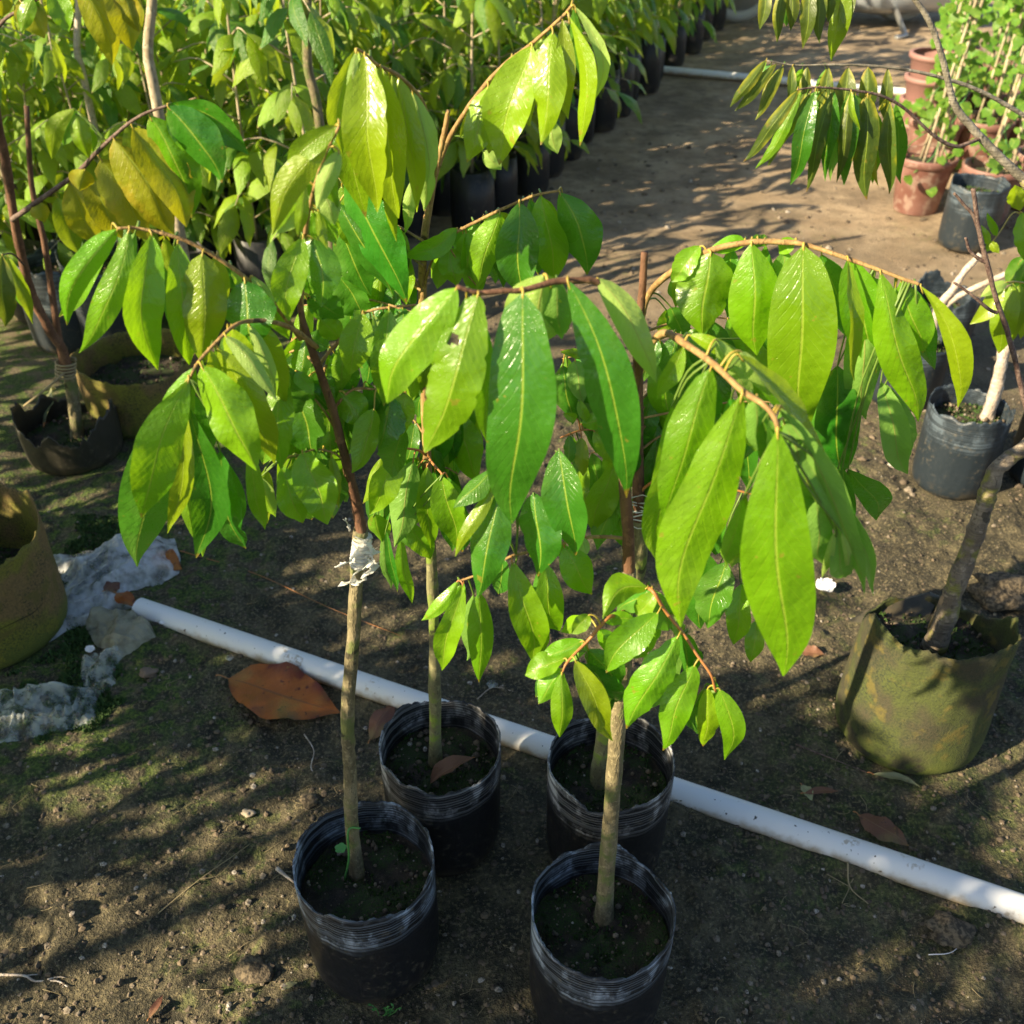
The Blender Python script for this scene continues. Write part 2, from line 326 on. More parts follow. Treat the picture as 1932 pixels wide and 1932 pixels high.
def terra():
    s = N('terracotta_plastic'); ob = s.obj(); c = s.mix(s.ss(s.noise(7, 4, ob), .35, .65), (.17, .075, .058), (.26, .14, .115))
    c = s.mix(s.math('MULTIPLY', s.ss(s.noise(25, 4, ob), .5, .65), .5), c, (.42, .33, .27)); return s.p(Base_Color=c, Roughness=.5)
TERRA = terra()
PINK = N('faded_pink_plastic').p(Base_Color=(.28, .15, .13), Roughness=.6)
GREYP = N('silver_paint').p(Base_Color=(.42, .46, .50), Roughness=.35, Metallic=.4)
DARKP = N('dark_plastic').p(Base_Color=(.03, .032, .036), Roughness=.5)
TYRE = N('tyre_dusty').p(Base_Color=(.50, .49, .45), Roughness=.85)
RIMM = N('rim_metal').p(Base_Color=(.50, .50, .48), Roughness=.35, Metallic=.7)
SEATM = N('seat_vinyl').p(Base_Color=(.02, .02, .02), Roughness=.45)
WHITE = N('white_scrap').p(Base_Color=(.78, .78, .80), Roughness=.5)
STRAW = N('straw').p(Base_Color=(.30, .24, .13), Roughness=.8)
MOSSM = N('moss_leaflets').p(Base_Color=(.035, .080, .012), Roughness=.8)
WEED = N('weed_green').p(Base_Color=(.07, .24, .05), Roughness=.5)
STONE = N('pale_stone'); STONE = STONE.p(Base_Color=(.40, .33, .24), Roughness=.9)
SKYBLUE = None

# ------------------------------------------------------------------ leaves and branches
VIEWN = None
def prof(t, ex=.8):
    return np.sin(np.pi * np.clip(t, 0, 1) ** .88) ** ex * (1 - .30 * t ** 5 - .22 * t ** 14)
def leaf_geo(B, T, wid, roll=0., bend=0., arch=.07, fold=.12, wave=.05, twist=0., seed=0, flip=False, foot=None, nu=6, nv=14, nrm=None, notch=0, sh=1.0, ex=.8):
    """one leaf blade from B to T (world), wid wide; returns V,F,M,UV; foot: where the stalk leaves the twig"""
    B = np.asarray(B, float); T = np.asarray(T, float); ax = T - B; L = np.linalg.norm(ax); ax /= L
    n = (CAM - (B + T) / 2) if nrm is None else np.asarray(nrm, float)
    n = n - ax * n.dot(ax); n /= np.linalg.norm(n); s = np.cross(n, ax)   # s: to one side
    s0 = np.cross(ax, n)
    cr, sr = math.cos(roll), math.sin(roll)
    n2 = n * cr + s * sr; s2 = np.cross(n2, ax)
    rg = np.random.RandomState(seed); p1, p2, p3 = rg.rand(3) * 6.28; fr = 1.6 + rg.rand() * 1.6; sb = (.018 + .02 * rg.rand()) * L; curl = (rg.rand() - .3) * .10 * L
    tt = np.linspace(0, 1, nv + 1); tt = tt ** .95
    V = []; UVs = []
    us = np.linspace(-1, 1, nu + 1)
    for t in tt:
        c = B + ax * L * t + s * bend * math.sin(math.pi * t) + n * arch * L * math.sin(math.pi * min(1, t * 1.05)) + s * sb * (math.sin(6.28 * t + p3) - math.sin(p3)) * t - n * curl * max(0, t - .6) ** 2 * 4
        # s points screen side; width direction with twist
        a = twist * (t - .5); sd = s2 * math.cos(a) + n2 * math.sin(a); nd = n2 * math.cos(a) - s2 * math.sin(a)
        f = prof(np.array([t ** sh]), ex)[0] if t > 0 else 0.0
        hw = max(wid * .5 * f, wid * .012)
        for u in us:
            e = 1.0
            if notch and abs(u) > .6: e = 1 - .13 * max(0, math.sin(t * 29 + seed * 1.7 + u * 2)) ** 7
            z = -fold * abs(u) * hw * 1.6 + wave * wid * abs(u) ** 1.6 * math.sin(fr * 6.28 * t + (p1 if u < 0 else p2)) * min(1, f * 1.3) + .04 * wid * (u * u) * f + .35 * wave * wid * abs(u) ** 2 * math.sin(fr * 2.7 * 6.28 * t + p2 + u) * f + .02 * wid * (1 - abs(u)) * math.sin(9 * t + p1) * f
            V.append(c + sd * u * hw * e + nd * z); UVs.append((.5 + u * .5, t))
    Fc = []; k = nu + 1
    for i in range(nv):
        for j in range(nu):
            q = (i * k + j, i * k + j + 1, (i + 1) * k + j + 1, (i + 1) * k + j)
            Fc.append(q if not flip else q[::-1])
    # make the upper face look at the camera side
    V = np.array(V); q = Fc[len(Fc) // 2]; fn = np.cross(V[q[1]] - V[q[0]], V[q[3]] - V[q[0]])
    want = -1 if flip else 1
    if fn.dot(n2) * want < 0: Fc = [f[::-1] for f in Fc]
    M = [0] * len(Fc)
    UVs = np.array(UVs)
    if foot is not None:
        foot = np.asarray(foot, float); d = np.linalg.norm(B - foot)
        pr = max(.0009, wid * .022) if d < .03 else .0010; nx_ = np.array((math.sin(seed * 2.1), math.cos(seed * 1.7), .2)) * d * .10 * (d > .03)
        C = crom([foot, foot + (B - foot) * .5 + np.array((0, 0, min(.006, d * .25))) + nx_, B, B + ax * L * .06], 3)
        tv, tf, tu = tube(C, np.linspace(pr * 1.25, pr * .7, len(C)), 5)
        Fc += [tuple(i + len(V) for i in f) for f in tf]; M += [1] * len(tf); V = np.concatenate([V, tv]); UVs = np.concatenate([UVs, tu])
    return V, Fc, M, UVs
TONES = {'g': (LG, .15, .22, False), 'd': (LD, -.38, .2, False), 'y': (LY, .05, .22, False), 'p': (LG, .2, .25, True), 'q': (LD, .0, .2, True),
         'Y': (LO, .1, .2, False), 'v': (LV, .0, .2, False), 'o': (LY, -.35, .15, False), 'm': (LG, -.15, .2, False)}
NL = [0]
def build_branch(root, name, pts, r0, r1, mat, leaves=(), k=8, knots=.12, pet=None, ws=1.03, fill=.55):
    P3 = [P(*p) for p in pts]; C = crom(P3, 8 if len(pts) < 4 else 6); n = len(C)
    t = np.linspace(0, 1, n); r = r0 + (r1 - r0) * t ** .8
    if name == 'trunk': r = r * (1 + .35 * np.exp(-t * n / 2.2)) * (1 + .09 * np.clip(vnoise(np.arange(n) * .55, n * 1., 3) * 3, 0, 1))
    Vb, Fb, ub = tube(C, r, k, knots, NL[0]); br = mk(name, Vb, Fb, mat, root, C[0], uv=ub)
    # branch samples in picture coords for finding where a leaf stands
    Cy = C[:, 1]
    d = C - CAM; dep = d @ FWD; sx = 966 + F * d[:, 0] / dep; sy = 966 - F * (d @ UP) / dep
    lv = []
    for q, lf in enumerate(leaves):
        lv.append(lf); rg = np.random.RandomState(q * 31 + len(leaves))
        if fill and rg.rand() < fill and lf[4] < 88 and lf[5] != 'Y':
            a, b = (rg.rand() - .5) * 50, (rg.rand() - .5) * .3; ln = .7 + .3 * rg.rand()
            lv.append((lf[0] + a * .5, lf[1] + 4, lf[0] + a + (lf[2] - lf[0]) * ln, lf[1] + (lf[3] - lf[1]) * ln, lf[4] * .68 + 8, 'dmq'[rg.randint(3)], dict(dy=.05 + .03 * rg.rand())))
    for lf in lv:
        bx, by, tx, ty, wd, tone = lf[:6]; o = lf[6] if len(lf) > 6 else {}
        NL[0] += 1; rg = np.random.RandomState(NL[0] * 13 + 5)
        i = int(np.argmin((sx - bx) ** 2 + (sy - by) ** 2)); Yb = Cy[i]
        dy = o.get('dy', (rg.rand() - .5) * .03)
        B = P(bx, by, Yb + dy * .4); T = P(tx, ty, Yb + dy + o.get('ty', -.01))
        foot = C[i]
        if np.linalg.norm(foot - B) < .003: foot = B - (T - B) / np.linalg.norm(T - B) * .006 + np.array((0, .004, .002)); foot = C[i]
        dep_ = (B - CAM) @ FWD; m = wd * dep_ / F * ws
        mat_, rc, rv, flip = TONES[tone]
        roll = o.get('roll', rc + (rg.rand() - .5) * 2 * rv)
        m = m / max(.6, abs(math.cos(roll)))
        hole = o.get('hole')
        V, Fc, M, U = leaf_geo(B, T, m, roll, (1 if root['label'].startswith(('front left', 'rear left', 'tied')) else -1) * o.get('bend', 0) * dep_ / F, o.get('arch', .05 + rg.rand() * .07), o.get('fold', (.16 + .22 * rg.rand() if rg.rand() < .65 else -.18)),
                               o.get('wave', .03 if tone in 'Yv' else (.03 + rg.rand() * (.06 if wd > 45 else .035))), o.get('tw', (rg.rand() - .5) * .8), NL[0], flip, foot, notch=rg.rand() < .3, sh=o.get('sh', .88 + .3 * rg.rand()), ex=o.get('ex', .62 + .22 * rg.rand()), **(dict(nu=20, nv=60) if hole else dict(nu=8, nv=18) if wd > 80 else {}))
        if hole:
            keep = []
            for fi, f in enumerate(Fc):
                q = V[list(f)].mean(0) - CAM; dq = q @ FWD; hx, hy = 966 + F * q[0] / dq - hole[0], 966 - F * (q @ UP) / dq - hole[1]
                if (hx / 1.15) ** 2 + hy ** 2 > hole[2] ** 2 * (1 + .25 * math.sin(3 * math.atan2(hy, hx))): keep.append(fi)
            Fc = [Fc[i] for i in keep]; M = [M[i] for i in keep]
        mk('leaf', V, Fc, [mat_, (pet or PET) if np.linalg.norm(foot - B) < .03 else PETG], br, B, M, U)
    return br

# ------------------------------------------------------------------ bags and pots
def lathe_rings(cx, cy, rings, n, fn=None):
    a = np.linspace(0, 2 * np.pi, n, endpoint=False); V = []
    for i, (r, z) in enumerate(rings):
        rr = np.full(n, r); zz = np.full(n, z)
        if fn: rr, zz = fn(i, a, rr, zz)
        V.append(np.stack([cx + rr * np.cos(a), cy + rr * np.sin(a), zz], 1))
    V = np.concatenate(V); Fc = []
    for i in range(len(rings) - 1):
        for j in range(n):
            b = (j + 1) % n; Fc.append((i * n + j, i * n + b, (i + 1) * n + b, (i + 1) * n + j))
    return V, Fc
def grow_bag(root, cx, cy, R0, h, mat, soil_z, seed, rag=.008, n=110, name='grow_bag', squash=0.0, fold_rim=0.0, wr=.028, base=.975, back_drop=0.0):
    zs = list(np.linspace(0, h, 22)); rings = [(R0 * .30, .004), (R0 * (base - .12), 0.001)]
    for z in zs:
        t = z / h; r = R0 * (base + (1 - base) * min(1, t * 1.3)) * (1 - .10 * math.exp(-z / .012)); rings.append((r, z + .002))
    ni = len(rings)
    for z in np.linspace(h, max(.01, soil_z - .03), 10): rings.append((R0 * (1.0 - .012) - .0016, z))
    def fn(i, a, r, z):
        t = z / h; cs, sn = np.cos(a), np.sin(a)
        wrk = vnoise(cs * 2.2 + seed, sn * 2.2 + z * 4, seed) * 2 * wr + vnoise(cs * 7 + seed, sn * 7 + z * 16, seed + 3) * wr * .7 - np.clip(.12 - np.abs(vnoise(cs * 3 + z * 9, sn * 3 + seed + z * 7, seed + 8)), 0, 1) * wr * 2.2
        wrk = wrk * (.35 + .65 * t)
        r = r * (1 + wrk + squash * np.cos(2 * a + seed))
        edge = vnoise(a * 0 + cs * 3 + seed, sn * 3, seed + 9) * rag * 2.6 + vnoise(cs * 26, sn * 26 + seed, seed + 5) * rag + fold_rim * np.cos(a * 2 + seed * 1.3)
        z = z + (edge - back_drop * np.clip(sn * 1.3 + .15, 0, 1)) * np.clip((t - .45) / .55, 0, 1) ** 2
        return r, z
    V, Fc = lathe_rings(cx, cy, rings, n, fn)
    Fc.append(tuple(range(n))[::-1])
    b = mk(name, V, Fc, mat, root, (cx, cy, 0))
    if soil_z:
        nn = 40; m = 14; SV = []; SF = []
        for i in range(m + 1):
            rr = R0 * .975 * i / m
            for j in range(nn):
                a = 2 * math.pi * j / nn; x, y = cx + rr * math.cos(a), cy + rr * math.sin(a)
                SV.append((x, y, 0))
        SV = np.array(SV); d = np.hypot(SV[:, 0] - cx, SV[:, 1] - cy)
        SV[:, 2] = soil_z + .016 * fbm(SV[:, 0] * 28 + seed, SV[:, 1] * 28, 4, seed) + .006 * (1 - d / R0) - .004
        for i in range(m):
            for j in range(nn):
                bb = (j + 1) % nn; SF.append((i * nn + j, i * nn + bb, (i + 1) * nn + bb, (i + 1) * nn + j)[::-1])
        so = mk('soil', SV, SF, SOIL, root, (cx, cy, soil_z))
        mb = MB(); rg = np.random.RandomState(seed + 50)
        for q in range(130):
            rr = R0 * .9 * math.sqrt(rg.rand()); a = rg.rand() * 6.28; s_ = .0013 + .0045 * rg.rand() ** 4
            v = ICO * s_ * (.7 + .6 * rg.rand(3)); mb.add(v + np.array((cx + rr * math.cos(a), cy + rr * math.sin(a), soil_z + .005)), ICOF)
        o = mb.build('soil_grit', PEB, so, (cx, cy, soil_z)); o['kind'] = 'stuff'
        mb = MB()
        for q in range(420):
            rr = R0 * .95 * math.sqrt(rg.rand()); a = rg.rand() * 6.28; x, y = cx + rr * math.cos(a), cy + rr * math.sin(a)
            if vnoise(x * 30 + seed, y * 30, seed) < -.05: continue
            z = soil_z + .016 * float(fbm(x * 28 + seed, y * 28, 4, seed)) + .004 * (1 - rr / R0); tt = rg.rand() * 6.28; s_ = .0022 + .003 * rg.rand(); hh = .003 + .006 * rg.rand()
            mb.add([(x - s_ * math.cos(tt), y - s_ * math.sin(tt), z - .002), (x + s_ * math.cos(tt), y + s_ * math.sin(tt), z - .002), (x + .003 * (rg.rand() - .5), y + .003 * (rg.rand() - .5), z + hh)], [(0, 1, 2)])
        o = mb.build('soil_moss', MOSSM, so, (cx, cy, soil_z)); o['kind'] = 'stuff'
    return b
_ph = (1 + 5 ** .5) / 2
ICO = np.array([(-1, _ph, 0), (1, _ph, 0), (-1, -_ph, 0), (1, -_ph, 0), (0, -1, _ph), (0, 1, _ph), (0, -1, -_ph), (0, 1, -_ph), (_ph, 0, -1), (_ph, 0, 1), (-_ph, 0, -1), (-_ph, 0, 1)]) / 1.9
ICOF = [(0, 11, 5), (0, 5, 1), (0, 1, 7), (0, 7, 10), (0, 10, 11), (1, 5, 9), (5, 11, 4), (11, 10, 2), (10, 7, 6), (7, 1, 8), (3, 9, 4), (3, 4, 2), (3, 2, 6), (3, 6, 8), (3, 8, 9), (4, 9, 5), (2, 4, 11), (6, 2, 10), (8, 6, 7), (9, 8, 1)]

BH = .235
def _c(px, py, r): g_ = G(px, py, BH); return (g_[0], g_[1], r)
FL = _c(687, 1622, .1015); FR = _c(1136, 1714, .1005); RL = _c(829, 1404, .099); RR = _c(1152, 1434, .100)
MOSSY = (.772, 1.350, .128); LEFTB = (-1.12, 1.62, .150); MIDB = (-1.06, 2.56, .17); TORN = (-1.20, 2.34, .13)
G1 = (1.155, 2.20, .100); G2 = (1.43, 2.22, .11); G3 = (1.17, 2.66, .11)
POTSPOTS = [FL, FR, RL, RR, MOSSY, LEFTB, MIDB, TORN, G1, G2, G3]

# ------------------------------------------------------------------ ground
def warp(a, b, step, lo, hi, nl, nh):
    core = np.arange(a, b + step * .5, step)
    def out(d, n):
        g = step; rt = 1.0
        lo_, hi_ = 1.0001, 3.0
        for _ in range(60):
            m = (lo_ + hi_) / 2; tot = step * (m ** (n + 1) - m) / (m - 1)
            if tot > d: hi_ = m
            else: lo_ = m
        return np.cumsum(step * m ** np.arange(1, n + 1))
    return np.concatenate([a - out(a - lo, nl)[::-1], core, b + out(hi - b, nh)])
xs = warp(-1.25, 1.35, .0055, -60, 60, 55, 55); ys = warp(.62, 2.5, .0065, -30, 120, 30, 95)
X, Yg = np.meshgrid(xs, ys); Z = ground_h(X, Yg)
V = np.stack([X.ravel(), Yg.ravel(), Z.ravel()], 1); nx = len(xs); ny = len(ys)
ii = (np.arange(ny - 1)[:, None] * nx + np.arange(nx - 1)[None, :]).ravel()
gm = bpy.data.meshes.new('ground'); gm.vertices.add(len(V)); gm.vertices.foreach_set('co', V.ravel())
q = np.stack([ii, ii + 1, ii + 1 + nx, ii + nx], 1).astype(np.int32)
gm.loops.add(q.size); gm.loops.foreach_set('vertex_index', q.ravel()); gm.polygons.add(len(q)); gm.polygons.foreach_set('loop_start', np.arange(len(q)) * 4)
gm.polygons.foreach_set('use_smooth', [True] * len(q)); gm.materials.append(GROUND); gm.update(calc_edges=True)
g = bpy.data.objects.new('ground', gm); COL.objects.link(g); tag(g, 'bare dark soil ground turning into a pale sandy path', kind='structure')

def scatter(name, n, fn, mat, label, size, flat=.7, group=None):
    mb = MB()
    P_ = []
    for i in range(n):
        x, y = fn(); P_.append((x, y))
    P_ = np.array(P_); h = ground_h(P_[:, 0], P_[:, 1])
    for (x, y), z in zip(P_, h):
        s_ = size[0] + (size[1] - size[0]) * random.random() ** 5
        v = ICO * (s_ * (.65 + .7 * rs.rand(3))) * np.array((1, 1, flat)) + (rs.rand(12, 3) - .5) * s_ * .35
        mb.add(v + np.array((x, y, z + s_ * .15)), ICOF)
    o = mb.build(name, mat, smooth=False); return tag(o, label, kind='stuff')
def near_pt():
    while True:
        px, py = random.uniform(-60, 2000), random.uniform(900, 1990); p = G(px, py)
        if all((p[0] - c[0]) ** 2 + (p[1] - c[1]) ** 2 > (c[2] * 1.02) ** 2 for c in POTSPOTS): return p[0], p[1]
def mid_pt():
    p = G(random.uniform(900, 1932), random.uniform(250, 950)); return p[0], p[1]
scatter('pebbles', 13000, near_pt, PEB, 'small pebbles and clods lying on the soil', (.0009, .0060))
scatter('path_pebbles', 2500, mid_pt, PEB, 'grit and small stones on the path', (.002, .015))

# moss leaflets
mb = MB(); cnt = 0
for i in range(60000):
    px, py = random.uniform(-40, 420), random.uniform(980, 1560); p = G(px, py)
    v = float(vnoise(p[0] * 7, p[1] * 7, 60)) + .6 * float(vnoise(p[0] * 22, p[1] * 22, 61)) - max(0, (px - 150) / 300.0) * .8 - max(0, (py - 1420) / 150.) * .6
    if v < .02: continue
    if any((p[0] - c[0]) ** 2 + (p[1] - c[1]) ** 2 < (c[2]) ** 2 for c in POTSPOTS): continue
    z = float(ground_h(p[0], p[1])); a = random.random() * 6.28; s_ = random.uniform(.002, .0045); hh = random.uniform(.003, .010)
    dx, dy = s_ * math.cos(a), s_ * math.sin(a)
    mb.add([(p[0] - dx, p[1] - dy, z), (p[0] + dx, p[1] + dy, z + .001), (p[0] + dy + random.uniform(-.004, .004), p[1] - dx, z + hh)], [(0, 1, 2)]); cnt += 1
    if cnt > 14000: break
tag(mb.build('ground_moss', MOSSM, smooth=False), 'low green moss and weeds covering the soil at left', kind='stuff')
# straw and rootlets
mb = MB()
for i in range(260):
    x, y = near_pt(); a = random.random() * 6.28; L = random.uniform(.008, .045); c = [(x, y)]
    pts = [(x + L * t * math.cos(a + .8 * t * random.uniform(-1, 1)), y + L * t * math.sin(a + .5 * t)) for t in (0, .35, .7, 1)]
    pz = [float(ground_h(*p_)) + .0015 + .003 * random.random() for p_ in pts]
    tv, tf, tu = tube(crom([(p_[0], p_[1], z_) for p_, z_ in zip(pts, pz)], 2), random.uniform(.0003, .0007), 3); mb.add(tv, tf)
tag(mb.build('straw_litter', STRAW), 'thin dry straw and rootlets scattered on the soil', kind='stuff')

# ------------------------------------------------------------------ potted saplings
def sapling(name, c, h, mat, label, seed, soil_z=.172, group='potted saplings in black grow bags', **kw):
    t = thing(name, (c[0], c[1], 0), label, 'potted sapling', group)
    grow_bag(t, c[0], c[1], c[2], h, mat, soil_z, seed, **kw); return t

# --- A: front left
A = sapling('potted_sapling', FL, BH, BAG, 'front left sapling, trunk wrapped with white graft tape above its black bag', 1)
Ya = .905
build_branch(A, 'trunk', [(675, 1655, Ya), (664, 1560, Ya), (661, 1470, Ya), (657, 1400, Ya), (656, 1330, Ya), (666, 1210, Ya), (673, 1090, Ya), (681, 1000, Ya)], .0100, .0078, BARK, k=12, knots=.10)
build_branch(A, 'upper_stem', [(682, 1010, Ya), (676, 965, Ya), (655, 880, Ya - .01), (627, 770, Ya - .01), (592, 670, Ya - .02), (570, 600, Ya - .02), (566, 555, Ya - .02)], .0072, .0028, BARKB, k=10)
Yb = Ya - .02
build_branch(A, 'branch', [(568, 640, Yb), (520, 577, Yb - .01), (460, 522, Yb - .02), (387, 472, Yb - .03), (330, 447, Yb - .035), (260, 431, Yb - .04), (222, 431, Yb - .045)], .0028, .0012, BARKT, [
    (222, 432, 127, 613, 50, 'g', dict(bend=-22, dy=-.0)), (244, 433, 148, 670, 54, 'g', dict(bend=22, dy=-.02)),
    (286, 442, 298, 700, 72, 'g', dict(bend=-18, dy=-.01)), (335, 458, 358, 690, 66, 'g', dict(dy=0, bend=-5)), (382, 478, 384, 690, 82, 'y', dict(dy=-.015)),
    (405, 482, 428, 570, 34, 'y', dict(dy=.02)), (310, 447, 330, 530, 30, 'y', dict(dy=.03)), (462, 530, 474, 655, 92, 'd', dict(dy=-.02)), (475, 520, 520, 580, 22, 'p'), (438, 508, 455, 545, 18, 'p', dict(dy=.02)),
    (500, 560, 545, 640, 40, 'm', dict(dy=.03))])
build_branch(A, 'branch', [(570, 640, Yb), (569, 560, Yb), (570, 500, Yb), (578, 422, Yb - .01), (594, 351, Yb - .02), (615, 288, Yb - .03), (640, 239, Yb - .04)], .0026, .0012, BARKT, [
    (634, 236, 542, 335, 44, 'y', dict(dy=.01, bend=-8)), (622, 258, 514, 444, 56, 'y', dict(bend=-14, dy=-.01)), (566, 385, 522, 440, 30, 'p'),
    (575, 345, 562, 447, 26, 'y'), (640, 285, 597, 395, 36, 'p', dict(dy=-.01)), (605, 345, 632, 425, 44, 'p', dict(dy=.01)), (612, 300, 640, 400, 30, 'g', dict(dy=.02)),
    (572, 446, 545, 606, 62, 'g', dict(bend=-12, dy=-.02)), (588, 450, 606, 580, 68, 'd', dict(bend=8, dy=-.01)), (600, 400, 634, 460, 46, 'm', dict(dy=.01)),
    (600, 395, 618, 470, 20, 'y', dict(dy=0)), (585, 560, 650, 600, 50, 'd', dict(dy=.03, arch=.15))])
build_branch(A, 'branch', [(598, 655, Yb), (555, 622, Yb - .02), (517, 608, Yb - .04), (480, 605, Yb - .05), (443, 614, Yb - .07), (404, 650, Yb - .09), (373, 685, Yb - .10), (358, 714, Yb - .105)], .0028, .0012, BARKT, [
    (330, 775, 258, 1073, 104, 'd', dict(bend=-22, dy=.03, roll=.15, wave=.03)), (368, 692, 300, 900, 66, 'g', dict(dy=.01, bend=-10)), (356, 716, 266, 980, 86, 'g', dict(bend=-16, dy=-.03, roll=.35, fold=.05)),
    (345, 745, 316, 1005, 44, 'y', dict(bend=10, dy=-.015)), (352, 760, 370, 1057, 74, 'd', dict(bend=26, dy=.015)), (415, 850, 466, 1042, 66, 'd', dict(bend=-12, dy=.04, wave=.1)),
    (380, 690, 484, 888, 86, 'm', dict(bend=8, dy=-.02, roll=-.3)), (410, 655, 520, 880, 62, 'y', dict(bend=14, dy=.01, roll=-.5)), (425, 633, 522, 755, 32, 'p', dict(bend=10, dy=-.02)),
    (470, 612, 520, 755, 28, 'p', dict(bend=10, dy=0)), (490, 608, 540, 775, 50, 'y', dict(dy=.02, roll=-.6)), (440, 620, 470, 760, 70, 'y', dict(dy=.03, roll=-.5)),
    (395, 660, 420, 740, 40, 'y', dict(dy=.02)), (355, 740, 390, 860, 50, 'd', dict(dy=.05)), (470, 850, 500, 1000, 34, 'g', dict(dy=.04))])
build_branch(A, 'branch', [(640, 820, Ya - .01), (600, 760, Ya), (560, 725, Ya - .01), (530, 700, Ya - .03)], .0016, .0009, BARKT, [
    (555, 730, 592, 860, 82, 'd', dict(dy=-.01)), (535, 690, 560, 805, 74, 'd', dict(dy=.02)), (525, 700, 530, 885, 56, 'm', dict(dy=-.03)), (575, 720, 640, 790, 40, 'd', dict(dy=.03)),
    (560, 700, 590, 745, 30, 'g', dict(dy=-.02)), (510, 740, 512, 850, 44, 'm', dict(dy=.02)), (545, 700, 520, 760, 26, 'g', dict(dy=-.02)),
    (500, 780, 528, 870, 46, 'd', dict(dy=.05)), (540, 790, 548, 890, 56, 'd', dict(dy=.06)), (450, 770, 470, 880, 50, 'd', dict(dy=.06)), (600, 700, 610, 800, 40, 'd', dict(dy=.05))])
build_branch(A, 'branch', [(655, 875, Ya - .01), (630, 855, Ya - .02), (595, 848, Ya - .03), (560, 860, Ya - .05)], .0014, .0008, BARKT, [
    (570, 852, 618, 990, 76, 'g', dict(dy=-.02, roll=-.1)), (532, 880, 572, 988, 58, 'g', dict(dy=-.0)), (602, 848, 642, 955, 54, 'd', dict(dy=.02)), (492, 900, 520, 975, 28, 'p', dict(dy=.01)),
    (500, 885, 505, 990, 34, 'y', dict(dy=.02)), (625, 860, 640, 960, 22, 'y', dict(dy=-.01)), (560, 870, 545, 960, 40, 'm', dict(dy=.04))])
build_branch(A, 'branch', [(602, 690, Ya - .01), (620, 665, Ya), (655, 630, Ya), (688, 591, Ya), (735, 580, Ya), (788, 575, Ya)], .002, .0011, BARKT, [
    (684, 590, 660, 708, 62, 'g', dict(dy=-.02)), (734, 582, 724, 768, 52, 'g', dict(dy=-.015, roll=.1)), (620, 655, 580, 632, 40, 'd', dict(dy=.01)), (640, 640, 605, 600, 44, 'm', dict(dy=.01)),
    (630, 665, 668, 735, 60, 'd', dict(dy=.03)), (655, 640, 640, 740, 40, 'g', dict(dy=.02)), (760, 580, 765, 690, 50, 'd', dict(dy=.02)), (700, 600, 700, 700, 40, 'd', dict(dy=.03)),
    (705, 595, 720, 660, 20, 'p', dict(dy=0))])
build_branch(A, 'branch', [(630, 770, Ya), (665, 735, Ya + .01), (710, 735, Ya + .02), (765, 740, Ya + .03)], .0018, .0009, BARKT, [
    (640, 738, 690, 805, 60, 'g', dict(dy=0, roll=-.1)), (706, 770, 664, 893, 50, 'g', dict(dy=-.04, bend=8, roll=.5)), (740, 748, 712, 850, 60, 'd', dict(dy=-.01)), (766, 742, 750, 828, 52, 'm', dict(dy=-.01)),
    (670, 740, 700, 850, 60, 'd', dict(dy=.05)), (650, 750, 660, 850, 44, 'd', dict(dy=.04)), (690, 720, 735, 790, 50, 'd', dict(dy=.03)), (630, 790, 655, 870, 30, 'g', dict(dy=.02)), (720, 740, 700, 800, 30, 'd', dict(dy=.03)),
    (760, 800, 740, 900, 50, 'd', dict(dy=.05))])
# graft tape
mb = MB(); cA = np.array(P(681, 1040, Ya)); C = []
for t in np.linspace(0, 1, 90):
    a = t * 2 * math.pi * 7; py = 1015 + 50 * t; c = P(684 - 6 * t, py, Ya); C.append(c + np.array((math.cos(a), math.sin(a), 0)) * .0095)
tv, tf, tu = tube(C, .0026, 5); mb.add(tv, tf)
Cw = crom([P(684, 1010, Ya), P(681, 1035, Ya), P(678, 1062, Ya)], 6); tv, tf, tu = tube(Cw, [.0088 + .0012 * math.sin(i * 1.7) for i in range(len(Cw))], 14, .15, 3); mb.add(tv, tf)
def ribbon(pts, w_, seed, n=8):
    C = crom(pts, n); V = []; Fc = []
    for i, c in enumerate(C):
        a = vnoise(i * .35, seed * 3.3, seed) * 6; d = np.array((math.cos(a), math.sin(a) * .6, .25)); wv = w_ * (.6 + .8 * abs(float(vnoise(i * .5, seed, 4)) * 2))
        for u in (-1, -.33, .33, 1): V.append(c + d * u * wv * .5 + np.array((0, -.002 * (1 - abs(u)) * 2, 0)))
    for i in range(len(C) - 1):
        for j in range(3): Fc.append((i * 4 + j, i * 4 + j + 1, i * 4 + j + 5, i * 4 + j + 4))
    return V, Fc
for pts, w_, sd in (([(700, 1035, Ya - .01), (695, 1060, Ya - .014), (672, 1080, Ya - .012), (655, 1100, Ya - .01)], .020, 1), ([(672, 1030, Ya - .012), (668, 1050, Ya - .014), (650, 1062, Ya - .012), (634, 1068, Ya - .01)], .010, 2),
                    ([(668, 1010, Ya - .011), (690, 1022, Ya - .013), (702, 1040, Ya - .012), (690, 1052, Ya - .012)], .005, 3), ([(660, 1000, Ya - .004), (655, 985, Ya - .004), (650, 978, Ya - .004)], .005, 4),
                    ([(697, 1045, Ya - .012), (706, 1065, Ya - .014), (690, 1085, Ya - .014), (668, 1102, Ya - .012)], .018, 5)):
    a_, b_ = ribbon([P(*p) for p in pts], w_, sd); mb.add(a_, b_)
mb.build('graft_tape', TAPE, A, cA)
